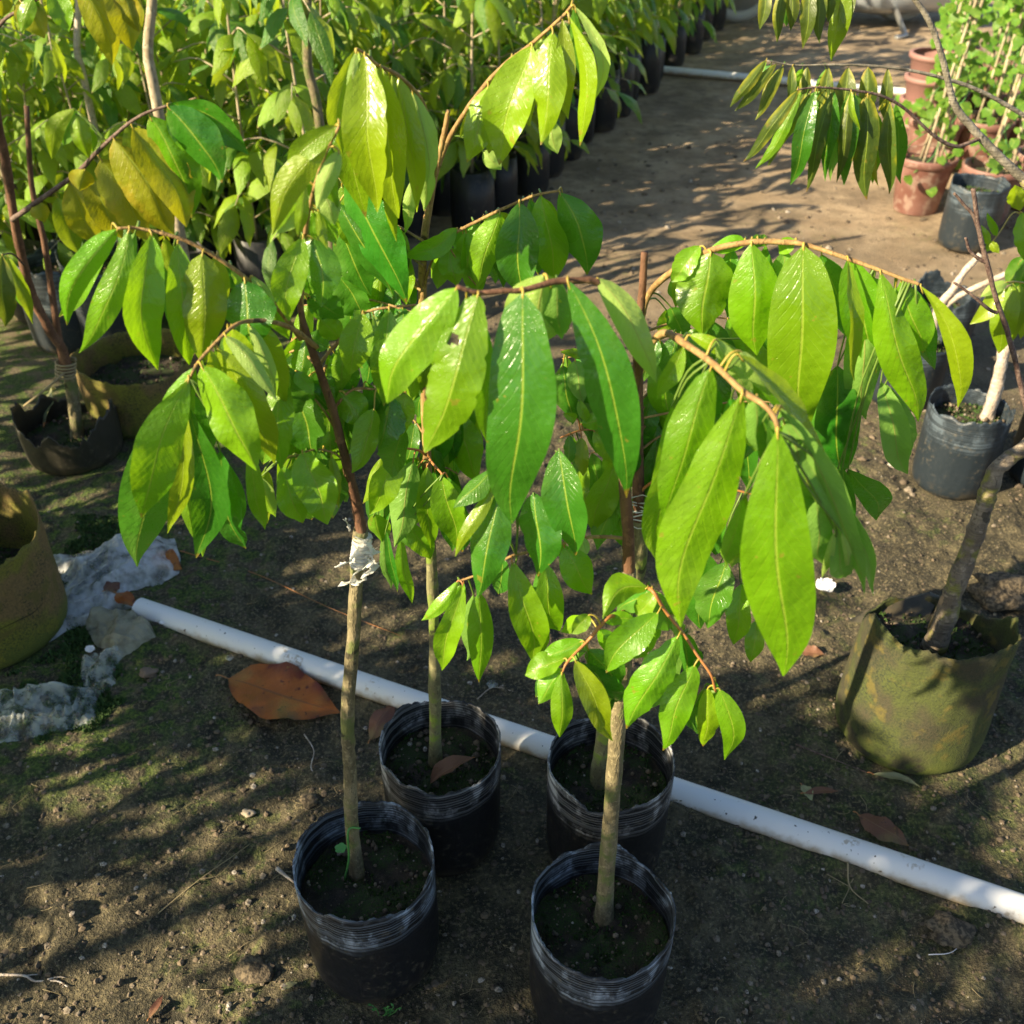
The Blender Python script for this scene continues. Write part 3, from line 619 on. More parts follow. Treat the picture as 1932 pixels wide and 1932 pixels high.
# weed in bag A
mb = MB()
def clover(base, s_, mb):
    for k in range(5):
        a = k * 1.256 + .3; r = .0065 * s_; c = base + np.array((math.cos(a) * r, math.sin(a) * r, .004 * s_)); rr = .0065 * s_
        V = [c] + [c + rr * np.array((math.cos(b), math.sin(b), .15 * math.sin(2 * b))) for b in np.linspace(0, 6.28, 9)[:-1]]
        mb.add(V, [(0, i, i % 8 + 1) for i in range(1, 9)])
clover(P(643, 1602, Ya - .03), .7, mb); C = [P(650, 1660, Ya - .02), P(658, 1620, Ya - .02), P(656, 1575, Ya - .015), P(662, 1562, Ya - .01), P(680, 1563, Ya - .01)]
tv, tf, tu = tube(crom(C, 5), .0016, 6); mb.add(tv, tf)
mb.build('weed', WEED, A, C[0])

# --- C: rear left
Cc = sapling('potted_sapling', RL, BH, BAG2, 'rear left sapling with the tallest thin trunk, a brown dead leaf inside its bag', 2)
Yc = 1.11
build_branch(Cc, 'trunk', [(822, 1455, Yc), (820, 1300, Yc), (818, 1150, Yc), (812, 1035, Yc), (806, 900, Yc)], .0098, .0068, BARKM, k=12)
build_branch(Cc, 'upper_stem', [(806, 905, Yc), (803, 780, Yc), (798, 640, Yc), (797, 520, Yc), (803, 430, Yc), (818, 345, Yc), (831, 285, Yc), (838, 252, Yc), (846, 208, Yc)], .0068, .0024, BARKT, k=10)
build_branch(Cc, 'branch', [(824, 320, Yc), (846, 264, Yc), (878, 211, Yc - .01), (920, 155, Yc - .02), (959, 116, Yc - .03), (994, 90, Yc - .04), (1026, 63, Yc - .05), (1061, 32, Yc - .06), (1078, 12, Yc - .07)], .0032, .0014, BARKT, [
    (921, 162, 881, 306, 60, 'o', dict(dy=-.02)), (930, 165, 950, 300, 46, 'd', dict(dy=.02)), (962, 120, 922, 290, 56, 'o', dict(dy=.01)), (1004, 86, 942, 311, 90, 'o', dict(dy=-.02, bend=-4)), (1043, 60, 1020, 274, 62, 'o', dict(dy=-.03)),
    (1022, 72, 1042, 160, 40, 'p', dict(dy=.02)), (1061, 36, 1072, 225, 42, 'y', dict(dy=0)), (1035, 225, 1052, 290, 38, 'p', dict(dy=.01)), (1073, 30, 1094, 276, 34, 'y', dict(bend=28, dy=-.02, roll=-.7)),
    (1085, 12, 1108, 206, 26, 'p', dict(bend=36, dy=0)), (912, 285, 946, 320, 30, 'p', dict(dy=.01)), (905, 180, 868, 260, 24, 'y', dict(dy=.02)), (975, 110, 1000, 240, 60, 'y', dict(dy=.03))], pet=PET)
build_branch(Cc, 'branch', [(812, 375, Yc), (822, 310, Yc - .02), (808, 225, Yc - .05), (790, 180, Yc - .07), (751, 142, Yc - .09), (713, 123, Yc - .10), (685, 99, Yc - .11), (672, 92, Yc - .115)], .0028, .0013, BARKT, [
    (670, 94, 646, 290, 48, 'y', dict(bend=-14, dy=0, roll=.4)), (676, 97, 690, 410, 78, 'o', dict(bend=-14, dy=.01)), (672, 97, 668, 260, 22, 'p', dict(dy=-.01, bend=-8)), (688, 104, 712, 400, 84, 'o', dict(dy=-.02, bend=2)),
    (718, 126, 752, 412, 78, 'o', dict(dy=-.015, bend=-2)), (740, 138, 748, 455, 40, 'y', dict(dy=.01)), (753, 146, 786, 400, 48, 'y', dict(dy=.0, roll=-.5)), (778, 172, 806, 350, 56, 'p', dict(dy=.0, bend=12)),
    (782, 330, 763, 443, 24, 'p', dict(dy=.01)), (800, 220, 800, 400, 44, 'p', dict(dy=.02)), (660, 160, 660, 330, 30, 'y', dict(dy=.02)), (735, 140, 770, 300, 60, 'y', dict(dy=.03)), (700, 115, 730, 350, 60, 'y', dict(dy=.035))])
build_branch(Cc, 'branch', [(799, 560, Yc), (760, 490, Yc - .02), (720, 420, Yc - .03), (670, 370, Yc - .05), (640, 335, Yc - .05)], .0022, .0012, BARKT, [
    (650, 345, 768, 572, 84, 'd', dict(dy=-.02, bend=12, roll=-.5)), (640, 385, 742, 560, 62, 'd', dict(dy=0)), (645, 350, 690, 480, 70, 'm', dict(dy=.02)), (742, 490, 774, 572, 34, 'p', dict(dy=.01)), (640, 430, 700, 560, 70, 'd', dict(dy=.03)),
    (700, 410, 770, 520, 50, 'd', dict(dy=.03)), (640, 520, 690, 600, 60, 'd', dict(dy=.03))])
build_branch(Cc, 'branch', [(798, 480, Yc), (830, 452, Yc - .01), (864, 436, Yc - .02), (895, 420, Yc - .02), (934, 401, Yc - .02), (980, 380, Yc - .02), (1015, 367, Yc - .02), (1053, 360, Yc - .02)], .0026, .0013, BARKT, [
    (1056, 363, 1108, 520, 76, 'd', dict(bend=18, dy=0, roll=-.3)), (1020, 368, 1046, 530, 66, 'm', dict(dy=.01)), (980, 382, 985, 560, 82, 'd', dict(dy=-.02, roll=-.1)), (943, 402, 900, 545, 60, 'm', dict(dy=-.01, roll=.2)),
    (905, 420, 876, 525, 60, 'm', dict(dy=.01)), (862, 430, 762, 485, 40, 'g', dict(dy=0, wave=.12, bend=14)), (912, 415, 968, 415, 28, 'y', dict(dy=.04, arch=.2)), (846, 465, 862, 540, 50, 'g', dict(dy=-.01)), (930, 405, 950, 545, 60, 'd', dict(dy=.03)),
    (1000, 375, 1015, 520, 50, 'd', dict(dy=.03)), (850, 470, 825, 545, 36, 'g', dict(dy=.01)), (880, 440, 905, 560, 50, 'g', dict(dy=.02))])
build_branch(Cc, 'branch', [(797, 560, Yc), (812, 500, Yc - .01), (840, 452, Yc - .02), (850, 470, Yc - .02), (875, 510, Yc - .02), (900, 540, Yc - .02)], .0015, .0008, BARKT)
build_branch(Cc, 'branch', [(805, 860, Yc), (790, 850, Yc - .02), (760, 846, Yc - .04), (740, 852, Yc - .05)], .002, .0012, PETR, [
    (752, 854, 696, 973, 56, 'm', dict(dy=-.02, roll=.3)), (780, 868, 744, 1032, 58, 'q', dict(dy=-.03, roll=.1)), (722, 862, 684, 952, 24, 'y', dict(dy=.0)), (728, 1000, 750, 1118, 18, 'd', dict(dy=.02)), (757, 1010, 778, 1142, 26, 'g', dict(dy=.02, bend=-8)),
    (706, 970, 720, 1022, 34, 'm', dict(dy=.03)), (745, 860, 725, 985, 40, 'd', dict(dy=.03))], pet=PETR)
build_branch(Cc, 'branch', [(806, 850, Yc), (812, 868, Yc - .03), (826, 885, Yc - .05), (835, 895, Yc - .06)], .002, .0012, PETR, [
    (805, 880, 813, 1037, 42, 'g', dict(dy=-.01, roll=.1)), (832, 896, 862, 1033, 62, 'm', dict(dy=.0, roll=-.2)), (770, 985, 812, 1055, 44, 'g', dict(dy=.03)), (845, 900, 870, 960, 40, 'd', dict(dy=.03)), (790, 880, 800, 990, 40, 'd', dict(dy=.03)),
    (820, 890, 840, 980, 50, 'd', dict(dy=.04))], pet=PETR)
# dead leaf in the bag
lo = thing('dead_leaf', G(845, 1465, .19), 'curled reddish brown dead leaf lying inside the rear left bag', 'dead leaf')
V, Fc, M, U = leaf_geo(G(812, 1478, .185), G(895, 1428, .215), .030, .3, .003, .12, -.5, .05, seed=3, nrm=(-.4, -.5, .8)); mk('blade', V, Fc, [LDRY, PETR], lo, None, M, U)

# --- B: front right
B_ = sapling('potted_sapling', FR, BH, BAG, 'front right sapling, nearest bag, smooth pale green trunk leaning right', 3)
Yt = .83
build_branch(B_, 'trunk', [(1138, 1750, Yt), (1144, 1650, Yt), (1152, 1550, Yt), (1160, 1440, Yt), (1170, 1330, Yt), (1184, 1180, Yt), (1186, 1075, Yt)], .0125, .0080, BARK, k=12, knots=.06)
build_branch(B_, 'upper_stem', [(1186, 1085, Yt), (1185, 1000, Yt), (1178, 900, Yt), (1188, 800, Yt - .01), (1205, 700, Yt - .01), (1225, 650, Yt - .02)], .0072, .0040, BARKB, k=10)
build_branch(B_, 'branch', [(1222, 655, Yt - .02), (1253, 628, Yt - .03), (1299, 653, Yt - .07), (1348, 688, Yt - .11), (1400, 737, Yt - .15), (1439, 762, Yt - .17), (1462, 790, Yt - .185), (1467, 815, Yt - .19)], .0038, .0018, BARKT, [
    (1467, 812, 1478, 1281, 140, 'g', dict(dy=-.02, roll=.1, fold=.14, wave=.04, arch=.05, tw=.1, sh=1.22)), (1400, 744, 1284, 1184, 118, 'g', dict(dy=-.02, roll=.3, fold=.16, wave=.05, bend=14, tw=.2, sh=1.15)),
    (1341, 695, 1252, 990, 84, 'g', dict(dy=-.0, roll=.3, bend=8)), (1268, 765, 1238, 1056, 76, 'g', dict(dy=.03, roll=.3)), (1290, 653, 1240, 755, 36, 'g', dict(dy=.0)),
    (1392, 668, 1568, 898, 34, 'y', dict(dy=.0, bend=-22, roll=.9)), (1470, 768, 1634, 1128, 50, 'q', dict(dy=.03, bend=-34, roll=-.5)), (1480, 800, 1556, 955, 70, 'q', dict(dy=.05)),
    (1540, 945, 1552, 1062, 58, 'q', dict(dy=.05)), (1576, 1003, 1551, 1090, 17, 'p', dict(dy=.04)), (1588, 1003, 1608, 1078, 15, 'p', dict(dy=.04)), (1578, 1000, 1596, 1095, 44, 'q', dict(dy=.05)),
    (1352, 640, 1420, 770, 40, 'p', dict(dy=.03)), (1396, 662, 1453, 748, 36, 'p', dict(dy=.02)), (1300, 632, 1402, 668, 28, 'y', dict(dy=0, arch=.14)), (1425, 755, 1438, 860, 50, 'q', dict(dy=.04)),
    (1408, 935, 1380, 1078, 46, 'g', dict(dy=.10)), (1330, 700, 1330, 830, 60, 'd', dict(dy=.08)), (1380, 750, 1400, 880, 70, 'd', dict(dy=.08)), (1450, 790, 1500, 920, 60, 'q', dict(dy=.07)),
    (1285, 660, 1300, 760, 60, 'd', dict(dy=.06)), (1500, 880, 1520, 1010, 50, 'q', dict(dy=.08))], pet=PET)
Yk = .80
build_branch(B_, 'branch', [(1205, 705, Yt - .01), (1190, 600, Yk), (1156, 552, Yk - .02), (1124, 531, Yk - .03), (1085, 529, Yk - .035), (1043, 532, Yk - .04), (990, 547, Yk - .05), (955, 549, Yk - .055), (903, 552, Yk - .06), (862, 541, Yk - .065)], .0040, .0018, BARKB, [
    (862, 543, 728, 764, 96, 'm', dict(dy=-.0, bend=16, roll=-.3, ex=.6)), (902, 556, 801, 855, 104, 'm', dict(dy=-.015, roll=-.2, ex=.6, bend=-4, hole=(855, 640, 11))), (893, 575, 918, 834, 54, 'g', dict(dy=.03)),
    (987, 552, 966, 990, 130, 'd', dict(dy=-.03, roll=-.12, wave=.03, fold=.06, ex=.52)), (1026, 518, 1012, 660, 122, 'p', dict(dy=.03)), (1071, 529, 1184, 947, 96, 'd', dict(dy=-.03, bend=-38, roll=-.15, wave=.03, fold=.1)),  # shade lying on the widest leaf is put into its deep green tone
    (1128, 525, 1238, 722, 56, 'p', dict(dy=.0, bend=-22)), (880, 560, 900, 640, 40, 'p', dict(dy=.03)), (1050, 535, 1060, 640, 50, 'q', dict(dy=.03)), (1040, 545, 1030, 640, 50, 'y', dict(dy=.04))], pet=PET)
Yl = .84
build_branch(B_, 'branch', [(1186, 1018, Yt), (1173, 1015, Yl), (1114, 1013, Yl), (1057, 1026, Yl - .01), (990, 1043, Yl - .02), (959, 1052, Yl - .03), (910, 1080, Yl - .03), (868, 1096, Yl - .03)], .0024, .0012, BARKT, [
    (942, 935, 900, 1132, 74, 'd', dict(dy=-.04, roll=-.2)), (864, 1096, 794, 1172, 28, 'g', dict(dy=0, bend=-10)), (873, 1103, 834, 1264, 48, 'g', dict(dy=-.01)), (905, 1118, 904, 1291, 50, 'g', dict(dy=-.01, roll=.1)),
    (966, 1060, 1004, 1248, 66, 'g', dict(dy=-.02, roll=.1, bend=-6)), (1030, 1062, 1056, 1192, 58, 'm', dict(dy=.0, bend=8)), (1008, 930, 1015, 1090, 76, 'd', dict(dy=-.03)), (1055, 848, 1086, 1048, 78, 'd', dict(dy=-.03)),
    (1064, 1030, 1118, 1123, 62, 'm', dict(dy=.0)), (930, 885, 856, 958, 40, 'd', dict(dy=-.02)), (938, 905, 858, 1052, 28, 'y', dict(dy=-.03)), (1058, 1022, 1062, 1055, 22, 'g'), (1100, 1013, 1108, 1045, 22, 'p'), (875, 1100, 862, 1150, 26, 'm', dict(dy=.02)),
    (950, 1050, 940, 1120, 40, 'd', dict(dy=.03))], pet=PETR)
Ys = .76
build_branch(B_, 'branch', [(1185, 1120, Yt), (1205, 1108, Yt - .02), (1230, 1114, Ys), (1256, 1154, Ys), (1288, 1194, Ys - .01), (1316, 1237, Ys - .02), (1341, 1273, Ys - .03), (1350, 1305, Ys - .03)], .0026, .0012, PETR, [
    (1222, 1108, 1138, 1164, 52, 'g', dict(dy=-.02, bend=24, roll=.5)), (1242, 1155, 1142, 1270, 64, 'g', dict(dy=-.03, roll=.2, bend=6)), (1280, 1200, 1181, 1377, 70, 'g', dict(dy=-.03, roll=.3)),
    (1311, 1254, 1250, 1417, 60, 'g', dict(dy=-.01, roll=.2)), (1336, 1298, 1326, 1411, 42, 'y', dict(dy=.01)), (1358, 1300, 1367, 1432, 48, 'g', dict(dy=0, bend=-16)), (1350, 1285, 1362, 1365, 36, 'd', dict(dy=.03)), (1310, 1330, 1316, 1388, 34, 'd', dict(dy=.04)),
    (1230, 1110, 1262, 1190, 60, 'q', dict(dy=.03)), (1285, 1190, 1300, 1280, 50, 'd', dict(dy=.04)), (1240, 1120, 1200, 1160, 40, 'm', dict(dy=.02)), (1270, 1160, 1285, 1200, 26, 'p', dict(dy=.02))], pet=PET)
build_branch(B_, 'branch', [(1184, 1150, Yt), (1165, 1160, Ys + .02), (1145, 1168, Ys), (1110, 1208, Ys - .01), (1085, 1233, Ys - .02), (1066, 1256, Ys - .03), (1058, 1280, Ys - .035)], .0024, .0012, PETR, [
    (1112, 1160, 1078, 1196, 30, 'g'), (1098, 1210, 1020, 1245, 40, 'g', dict(dy=0)), (1066, 1242, 990, 1275, 46, 'm', dict(dy=.01)), (1060, 1262, 1016, 1328, 46, 'g', dict(dy=0)), (1060, 1270, 1056, 1393, 42, 'g', dict(dy=-.01, roll=.1)),
    (1085, 1245, 1156, 1398, 50, 'y', dict(dy=-.02, roll=.1)), (1130, 1188, 1172, 1240, 36, 'm', dict(dy=.02)), (1110, 1225, 1170, 1300, 54, 'd', dict(dy=.03)), (1108, 1250, 1165, 1325, 70, 'd', dict(dy=.05)), (1145, 1165, 1200, 1170, 26, 'm', dict(dy=.02)),
    (1080, 1215, 1050, 1240, 30, 'd', dict(dy=.03))], pet=PET)

# --- D: rear right
D = sapling('potted_sapling', RR, BH, BAG2, 'rear right sapling with thick mossy trunk half hidden behind the nearest one', 4)
Yd = 1.08
build_branch(D, 'trunk', [(1132, 1485, Yd), (1140, 1400, Yd), (1155, 1300, Yd), (1185, 1150, Yd), (1206, 1060, Yd), (1206, 980, Yd)], .0165, .0100, BARKM, k=12)
build_branch(D, 'upper_stem', [(1206, 990, Yd), (1204, 850, Yd), (1203, 700, Yd), (1207, 600, Yd), (1211, 560, Yd), (1216, 476, Yd)], .0085, .0040, BARKB, k=10)
Yt2 = 1.06
build_branch(D, 'branch', [(1207, 610, Yd), (1222, 560, Yd), (1255, 522, Yt2), (1334, 475, Yt2 - .03), (1418, 457, Yt2 - .05), (1478, 457, Yt2 - .06), (1516, 461, Yt2 - .07), (1583, 482, Yt2 - .09), (1661, 510, Yt2 - .11), (1706, 527, Yt2 - .12), (1737, 537, Yt2 - .125)], .0046, .0016, BARKT, [
    (1341, 476, 1325, 634, 106, 'g', dict(dy=-.02, roll=.1)), (1418, 459, 1428, 672, 98, 'g', dict(dy=-.01, roll=.0)), (1516, 464, 1522, 820, 128, 'g', dict(dy=-.02, roll=-.05, bend=10, wave=.03, fold=.06, ex=.6)),
    (1600, 487, 1652, 706, 80, 'm', dict(dy=.0, bend=-6)), (1600, 488, 1612, 720, 26, 'y', dict(dy=-.02, roll=.8)), (1628, 560, 1634, 798, 72, 'q', dict(dy=.03)), (1661, 514, 1734, 800, 74, 'g', dict(dy=-.01, bend=-2, roll=.2)),
    (1700, 530, 1742, 668, 70, 'g', dict(dy=.01, roll=.1)), (1737, 540, 1808, 772, 44, 'y', dict(dy=-.01, bend=-34, roll=-.6)), (1662, 720, 1713, 896, 54, 'q', dict(dy=.03)), (1600, 885, 1655, 985, 58, 'd', dict(dy=.08, bend=-10)),
    (1580, 690, 1586, 905, 82, 'd', dict(dy=.05)), (1590, 880, 1602, 1005, 42, 'd', dict(dy=.06)), (1322, 464, 1266, 532, 44, 'm', dict(dy=.01)), (1405, 452, 1338, 470, 30, 'g', dict(dy=.03, arch=.16)), (1500, 452, 1470, 478, 30, 'm', dict(dy=.03)),
    (1480, 470, 1484, 620, 70, 'q', dict(dy=.04)), (1640, 520, 1652, 620, 60, 'q', dict(dy=.04)), (1266, 580, 1290, 642, 46, 'd', dict(dy=.02)), (1380, 465, 1372, 600, 50, 'd', dict(dy=.04)), (1445, 462, 1460, 680, 60, 'd', dict(dy=.05)),
    (1550, 480, 1600, 640, 60, 'd', dict(dy=.05)), (1690, 540, 1700, 740, 50, 'q', dict(dy=.05)), (1300, 480, 1275, 580, 40, 'm', dict(dy=.03)), (1418, 452, 1440, 462, 26, 'm', dict(dy=.04))], pet=PET)
build_branch(D, 'branch', [(1204, 850, Yd), (1190, 830, Yd - .02), (1150, 815, Yd - .03), (1120, 811, Yd - .04), (1095, 812, Yd - .05), (1057, 826, Yd - .06)], .002, .0012, PETR, [
    (1120, 812, 1190, 886, 54, 'm', dict(dy=-.02)), (1096, 800, 1160, 790, 34, 'm', dict(dy=0, arch=.15)), (1092, 755, 1110, 800, 20, 'g'), (1097, 825, 1100, 898, 28, 'y'), (1088, 790, 1062, 780, 18, 'g'), (1075, 820, 1070, 880, 24, 'd'),
    (1165, 820, 1190, 900, 40, 'd', dict(dy=.03))], pet=PETR)
build_branch(D, 'branch', [(1203, 740, Yd), (1170, 690, Yd - .01), (1120, 668, Yd - .02), (1058, 660, Yd - .03)], .0018, .001, BARKB, [
    (1115, 672, 1057, 664, 18, 'g', dict(wave=.15)), (1062, 690, 1080, 800, 62, 'd', dict(dy=.02)), (1108, 690, 1130, 800, 60, 'd', dict(dy=.02)), (1150, 690, 1160, 770, 50, 'd', dict(dy=.03)), (1085, 680, 1100, 760, 44, 'q', dict(dy=.0)),
    (1100, 730, 1115, 830, 50, 'd', dict(dy=.04)), (1140, 720, 1150, 850, 50, 'd', dict(dy=.04))])
build_branch(D, 'branch', [(1205, 930, Yd), (1240, 905, Yd - .02), (1300, 900, Yd - .04), (1390, 925, Yd - .06), (1440, 938, Yd - .06)], .0024, .0012, PETR, [
    (1300, 1010, 1322, 1190, 84, 'd', dict(dy=.0)), (1370, 1060, 1335, 1186, 70, 'd', dict(dy=-.01)), (1400, 1100, 1384, 1216, 46, 'm', dict(dy=-.02)), (1427, 1170, 1416, 1251, 36, 'g', dict(dy=-.02)), (1440, 960, 1430, 1080, 60, 'd', dict(dy=.0)),
    (1340, 930, 1350, 1050, 60, 'd', dict(dy=.02)), (1240, 910, 1230, 1010, 44, 'd', dict(dy=.02)), (1280, 905, 1290, 1060, 60, 'd', dict(dy=.02)), (1420, 1020, 1440, 1110, 40, 'd', dict(dy=.01))], pet=PETR)
build_branch(D, 'branch', [(1203, 660, Yd), (1235, 640, Yd - .01), (1275, 630, Yd - .02), (1300, 640, Yd - .03)], .002, .001, BARKB, [
    (1240, 640, 1215, 720, 30, 'd'), (1275, 632, 1262, 720, 40, 'd', dict(dy=.02)), (1290, 635, 1330, 640, 34, 'm', dict(arch=.15)), (1560, 700, 1540, 860, 60, 'd', dict(dy=.06))])
# white tie round the two stems
mb = MB(); C = []
for t in np.linspace(0, 1, 50):
    a = t * 2 * math.pi * 4; c = P(1200, 945 + 40 * t, Yd - .02); C.append(c + np.array((math.cos(a) * .018, math.sin(a) * .014, .003 * math.sin(a * 2.3))))
tv, tf, tu = tube(C, .0011, 4); mb.add(tv, tf); mb.build('plastic_tie', TAPE, D, P(1200, 960, Yd))

def inner_twigs(root, box, Y_, trunkx, n, seed, lo=90, hi=170):
    "short leafy side twigs inside a crown"
    rg = np.random.RandomState(seed)
    for k in range(n):
        x = box[0] + (box[2] - box[0]) * rg.rand(); y = box[1] + (box[3] - box[1]) * (k + .5) / n; x0 = trunkx(y + 30); dy = .03 + .07 * rg.rand(); lv = []
        for q in range(4):
            u = .35 + .2 * q; bx = x0 + (x - x0) * u; by = y + 20 - 24 * math.sin(u * 2.4); L = lo + (hi - lo) * rg.rand(); sl = (rg.rand() - .5) * .7
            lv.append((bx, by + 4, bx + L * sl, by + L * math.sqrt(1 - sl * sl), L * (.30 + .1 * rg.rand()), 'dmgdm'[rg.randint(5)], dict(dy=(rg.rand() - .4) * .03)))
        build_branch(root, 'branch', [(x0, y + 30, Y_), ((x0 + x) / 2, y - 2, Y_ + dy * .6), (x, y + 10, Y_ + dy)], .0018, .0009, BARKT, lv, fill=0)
inner_twigs(A, (470, 620, 660, 850), Ya, lambda y: 560 + (y - 560) * .30, 8, 1)
inner_twigs(Cc, (700, 590, 930, 900), Yc, lambda y: 802, 10, 2)
inner_twigs(Cc, (560, 400, 760, 590), Yc - .03, lambda y: 798, 4, 3)
inner_twigs(D, (1050, 620, 1330, 900), Yd, lambda y: 1204, 9, 4)
inner_twigs(D, (1380, 560, 1600, 800), Yd, lambda y: 1204, 3, 5, 110, 190)

# ------------------------------------------------------------------ white pipe
def pipe(name, a, b, r, label, sag=.0):
    n = 110; C = [a + (b - a) * t + np.array((0, 0, sag * math.sin(t * 9))) for t in np.linspace(0, 1, n)]
    tv, tf, tu = tube(C, r, 24, cap=False)
    # inner wall so the open end has thickness
    tv2, tf2, _ = tube(C[:6], r * .86, 24, cap=False); mb = MB(); mb.add(tv, tf); mb.add(tv2, [f[::-1] for f in tf2])
    mb.add(np.vstack([tv[:24], tv2[:24]]), [(j, 24 + j, 24 + (j + 1) % 24, (j + 1) % 24) for j in range(24)])
    o = mb.build(name, PVC, None, (np.array(a) + b) / 2); return tag(o, label, 'pipe')
pipe('water_pipe', np.array((PIPE0[0], PIPE0[1], .017)), np.array((PIPE0[0] + 1.9 * (PIPE1[0] - PIPE0[0]), PIPE0[1] + 1.9 * (PIPE1[1] - PIPE0[1]), .017)), .0245, 'long white plastic water pipe crossing the soil behind the four bags')
pipe('water_pipe', np.array(G(1240, 131, .024)), np.array(G(1720, 176, .024)), .024, 'white pipe lying far back across the sunny sandy path')

# ------------------------------------------------------------------ litter on the ground
def ground_leaf(name, p0, p1, wd, mat, label, z=.006, cat='fallen leaf', arch=.05, fold=-.15, seed=1, nrm=(0, -.25, 1), wave=.08, dz=0, bend=0):
    a = G(*p0); b = G(*p1); za = float(ground_h(a[0], a[1])) + z; zb = float(ground_h(b[0], b[1])) + z + dz
    a = np.array((a[0], a[1], za)); b = np.array((b[0], b[1], zb)); t = thing(name, (a + b) / 2, label, cat)
    V, Fc, M, U = leaf_geo(a, b, wd, 0, bend, arch, fold, wave, .2, seed, nrm=nrm, foot=a - (b - a) * .12, nu=8, nv=18)
    gh = ground_h(V[:, 0], V[:, 1]) + .002; V[:, 2] = np.maximum(V[:, 2], gh)
    mk('blade', V, Fc, [mat, PETR], t, None, M, U); return t
ground_leaf('dead_leaf', (434, 1290), (641, 1347), .135, LDEAD, 'large orange brown dead leaf lying in front of the white pipe', .014, 'dead leaf', .03, -.06, 5, nrm=(0, -.1, 1), wave=.05)
ground_leaf('dead_leaf', (700, 1395), (745, 1335), .045, LDRY, 'dark red curled dead leaf between pipe and rear left bag', .008, 'dead leaf', .15, .3, 6)
ground_leaf('dead_leaf', (203, 1135), (232, 1118), .04, LDRY, 'brown dead leaf bit stuck on the left end of the pipe', .03, 'dead leaf', .1, .2, 8)
ground_leaf('dead_leaf', (226, 1142), (262, 1165), .035, LDEAD, 'orange dead leaf folded under the left end of the pipe', .028, 'dead leaf', .2, .3, 9)
ground_leaf('fallen_leaf', (1645, 1466), (1735, 1490), .014, LPALE, 'thin yellowish green fallen leaf in front of the mossy bag', .006, seed=10, bend=.004)
ground_leaf('dead_leaf', (1618, 1545), (1712, 1602), .045, LDRY, 'dull grey brown dead leaf leaning on the right part of the pipe', .012, 'dead leaf', .06, .1, 11, dz=.01)
ground_leaf('dead_leaf', (1508, 1235), (1552, 1248), .03, LDRY, 'small purple red dead leaf under the big hanging leaf tip', .006, 'dead leaf', seed=12)
ground_leaf('dead_leaf', (1510, 1490), (1530, 1520), .02, LPALE, 'small tan dead leaf among litter right of the rear right bag', .006, 'dead leaf', seed=13)
ground_leaf('dead_leaf', (1515, 1508), (1580, 1500), .014, LDRY, 'narrow grey dead leaf among litter right of the rear right bag', .008, 'dead leaf', seed=14)
ground_leaf('dead_leaf', (290, 1055), (345, 1080), .06, LDEAD, 'orange dead leaf half covered by white plastic film', .012, 'dead leaf', seed=15)
ground_leaf('fallen_leaf', (535, 1875), (563, 1862), .009, LPALE, 'tiny tan fallen leaf on the soil left of the front left bag', .004, seed=16)
ground_leaf('fallen_leaf', (285, 1930), (310, 1885), .012, LDRY, 'small grey fallen leaf near the lower left corner', .004, seed=17)
def twig(pts, r, mat, label, name='twig', z=.004, side=()):
    C = [G(*p) for p in pts]; C = [(c[0], c[1], float(ground_h(c[0], c[1])) + z) for c in C]; C = crom(C, 5)
    tv, tf, tu = tube(C, np.linspace(r, r * .5, len(C)), 6, .15, 4); mb = MB(); mb.add(tv, tf)
    for s_ in side:
        c = [G(*p) for p in s_]; c = [(q[0], q[1], float(ground_h(q[0], q[1])) + z) for q in c]; tv, tf, _ = tube(crom(c, 4), np.linspace(r * .6, r * .3, (len(c) - 1) * 4 + 1) if len(c) > 2 else r * .4, 5); mb.add(tv, tf)
    return tag(mb.build(name, mat), label, 'twig')
twig([(0, 1846), (50, 1850), (70, 1858), (110, 1857), (130, 1866)], .0022, BARKP, 'pale forked twig on the soil at the lower left edge', side=[[(50, 1850), (75, 1845)], [(95, 1858), (112, 1850), (128, 1852)]])
twig([(524, 1648), (556, 1672)], .0035, BARKP, 'short pale stick poking from behind the front left bag', z=.01)
twig([(573, 1380), (592, 1415), (588, 1455), (602, 1480)], .0014, BARKP, 'thin curly pale root below the orange dead leaf', 'root')
twig([(300, 1730), (380, 1670), (450, 1620), (475, 1605)], .0010, STRAW, 'long thin dry grass stalk on the soil left of the bags', side=[[(380, 1670), (420, 1655), (470, 1600)], [(400, 1655), (450, 1605)]])
twig([(340, 1040), (480, 1075), (620, 1150), (755, 1195)], .0012, PETR, 'long reddish stalk lying between pipe and white film')
twig([(1755, 1795), (1800, 1790), (1822, 1760), (1800, 1740), (1780, 1735)], .0008, WHITE, 'curled pale rootlet on a soil clod at lower right', 'root')
twig([(1500, 1410), (1580, 1440), (1640, 1465)], .0016, BARKD, 'dark thin twig left of the mossy bag')
twig([(900, 1310), (930, 1290), (975, 1300)], .0012, BARKP, 'pale rootlets behind the rear left bag', 'root')
twig([(1595, 1640), (1605, 1670), (1640, 1700)], .0018, STRAW, 'tuft of dry grass beside the pipe at right', side=[[(1605, 1670), (1560, 1650)], [(1605, 1670), (1590, 1700)], [(1605, 1665), (1625, 1640)]])
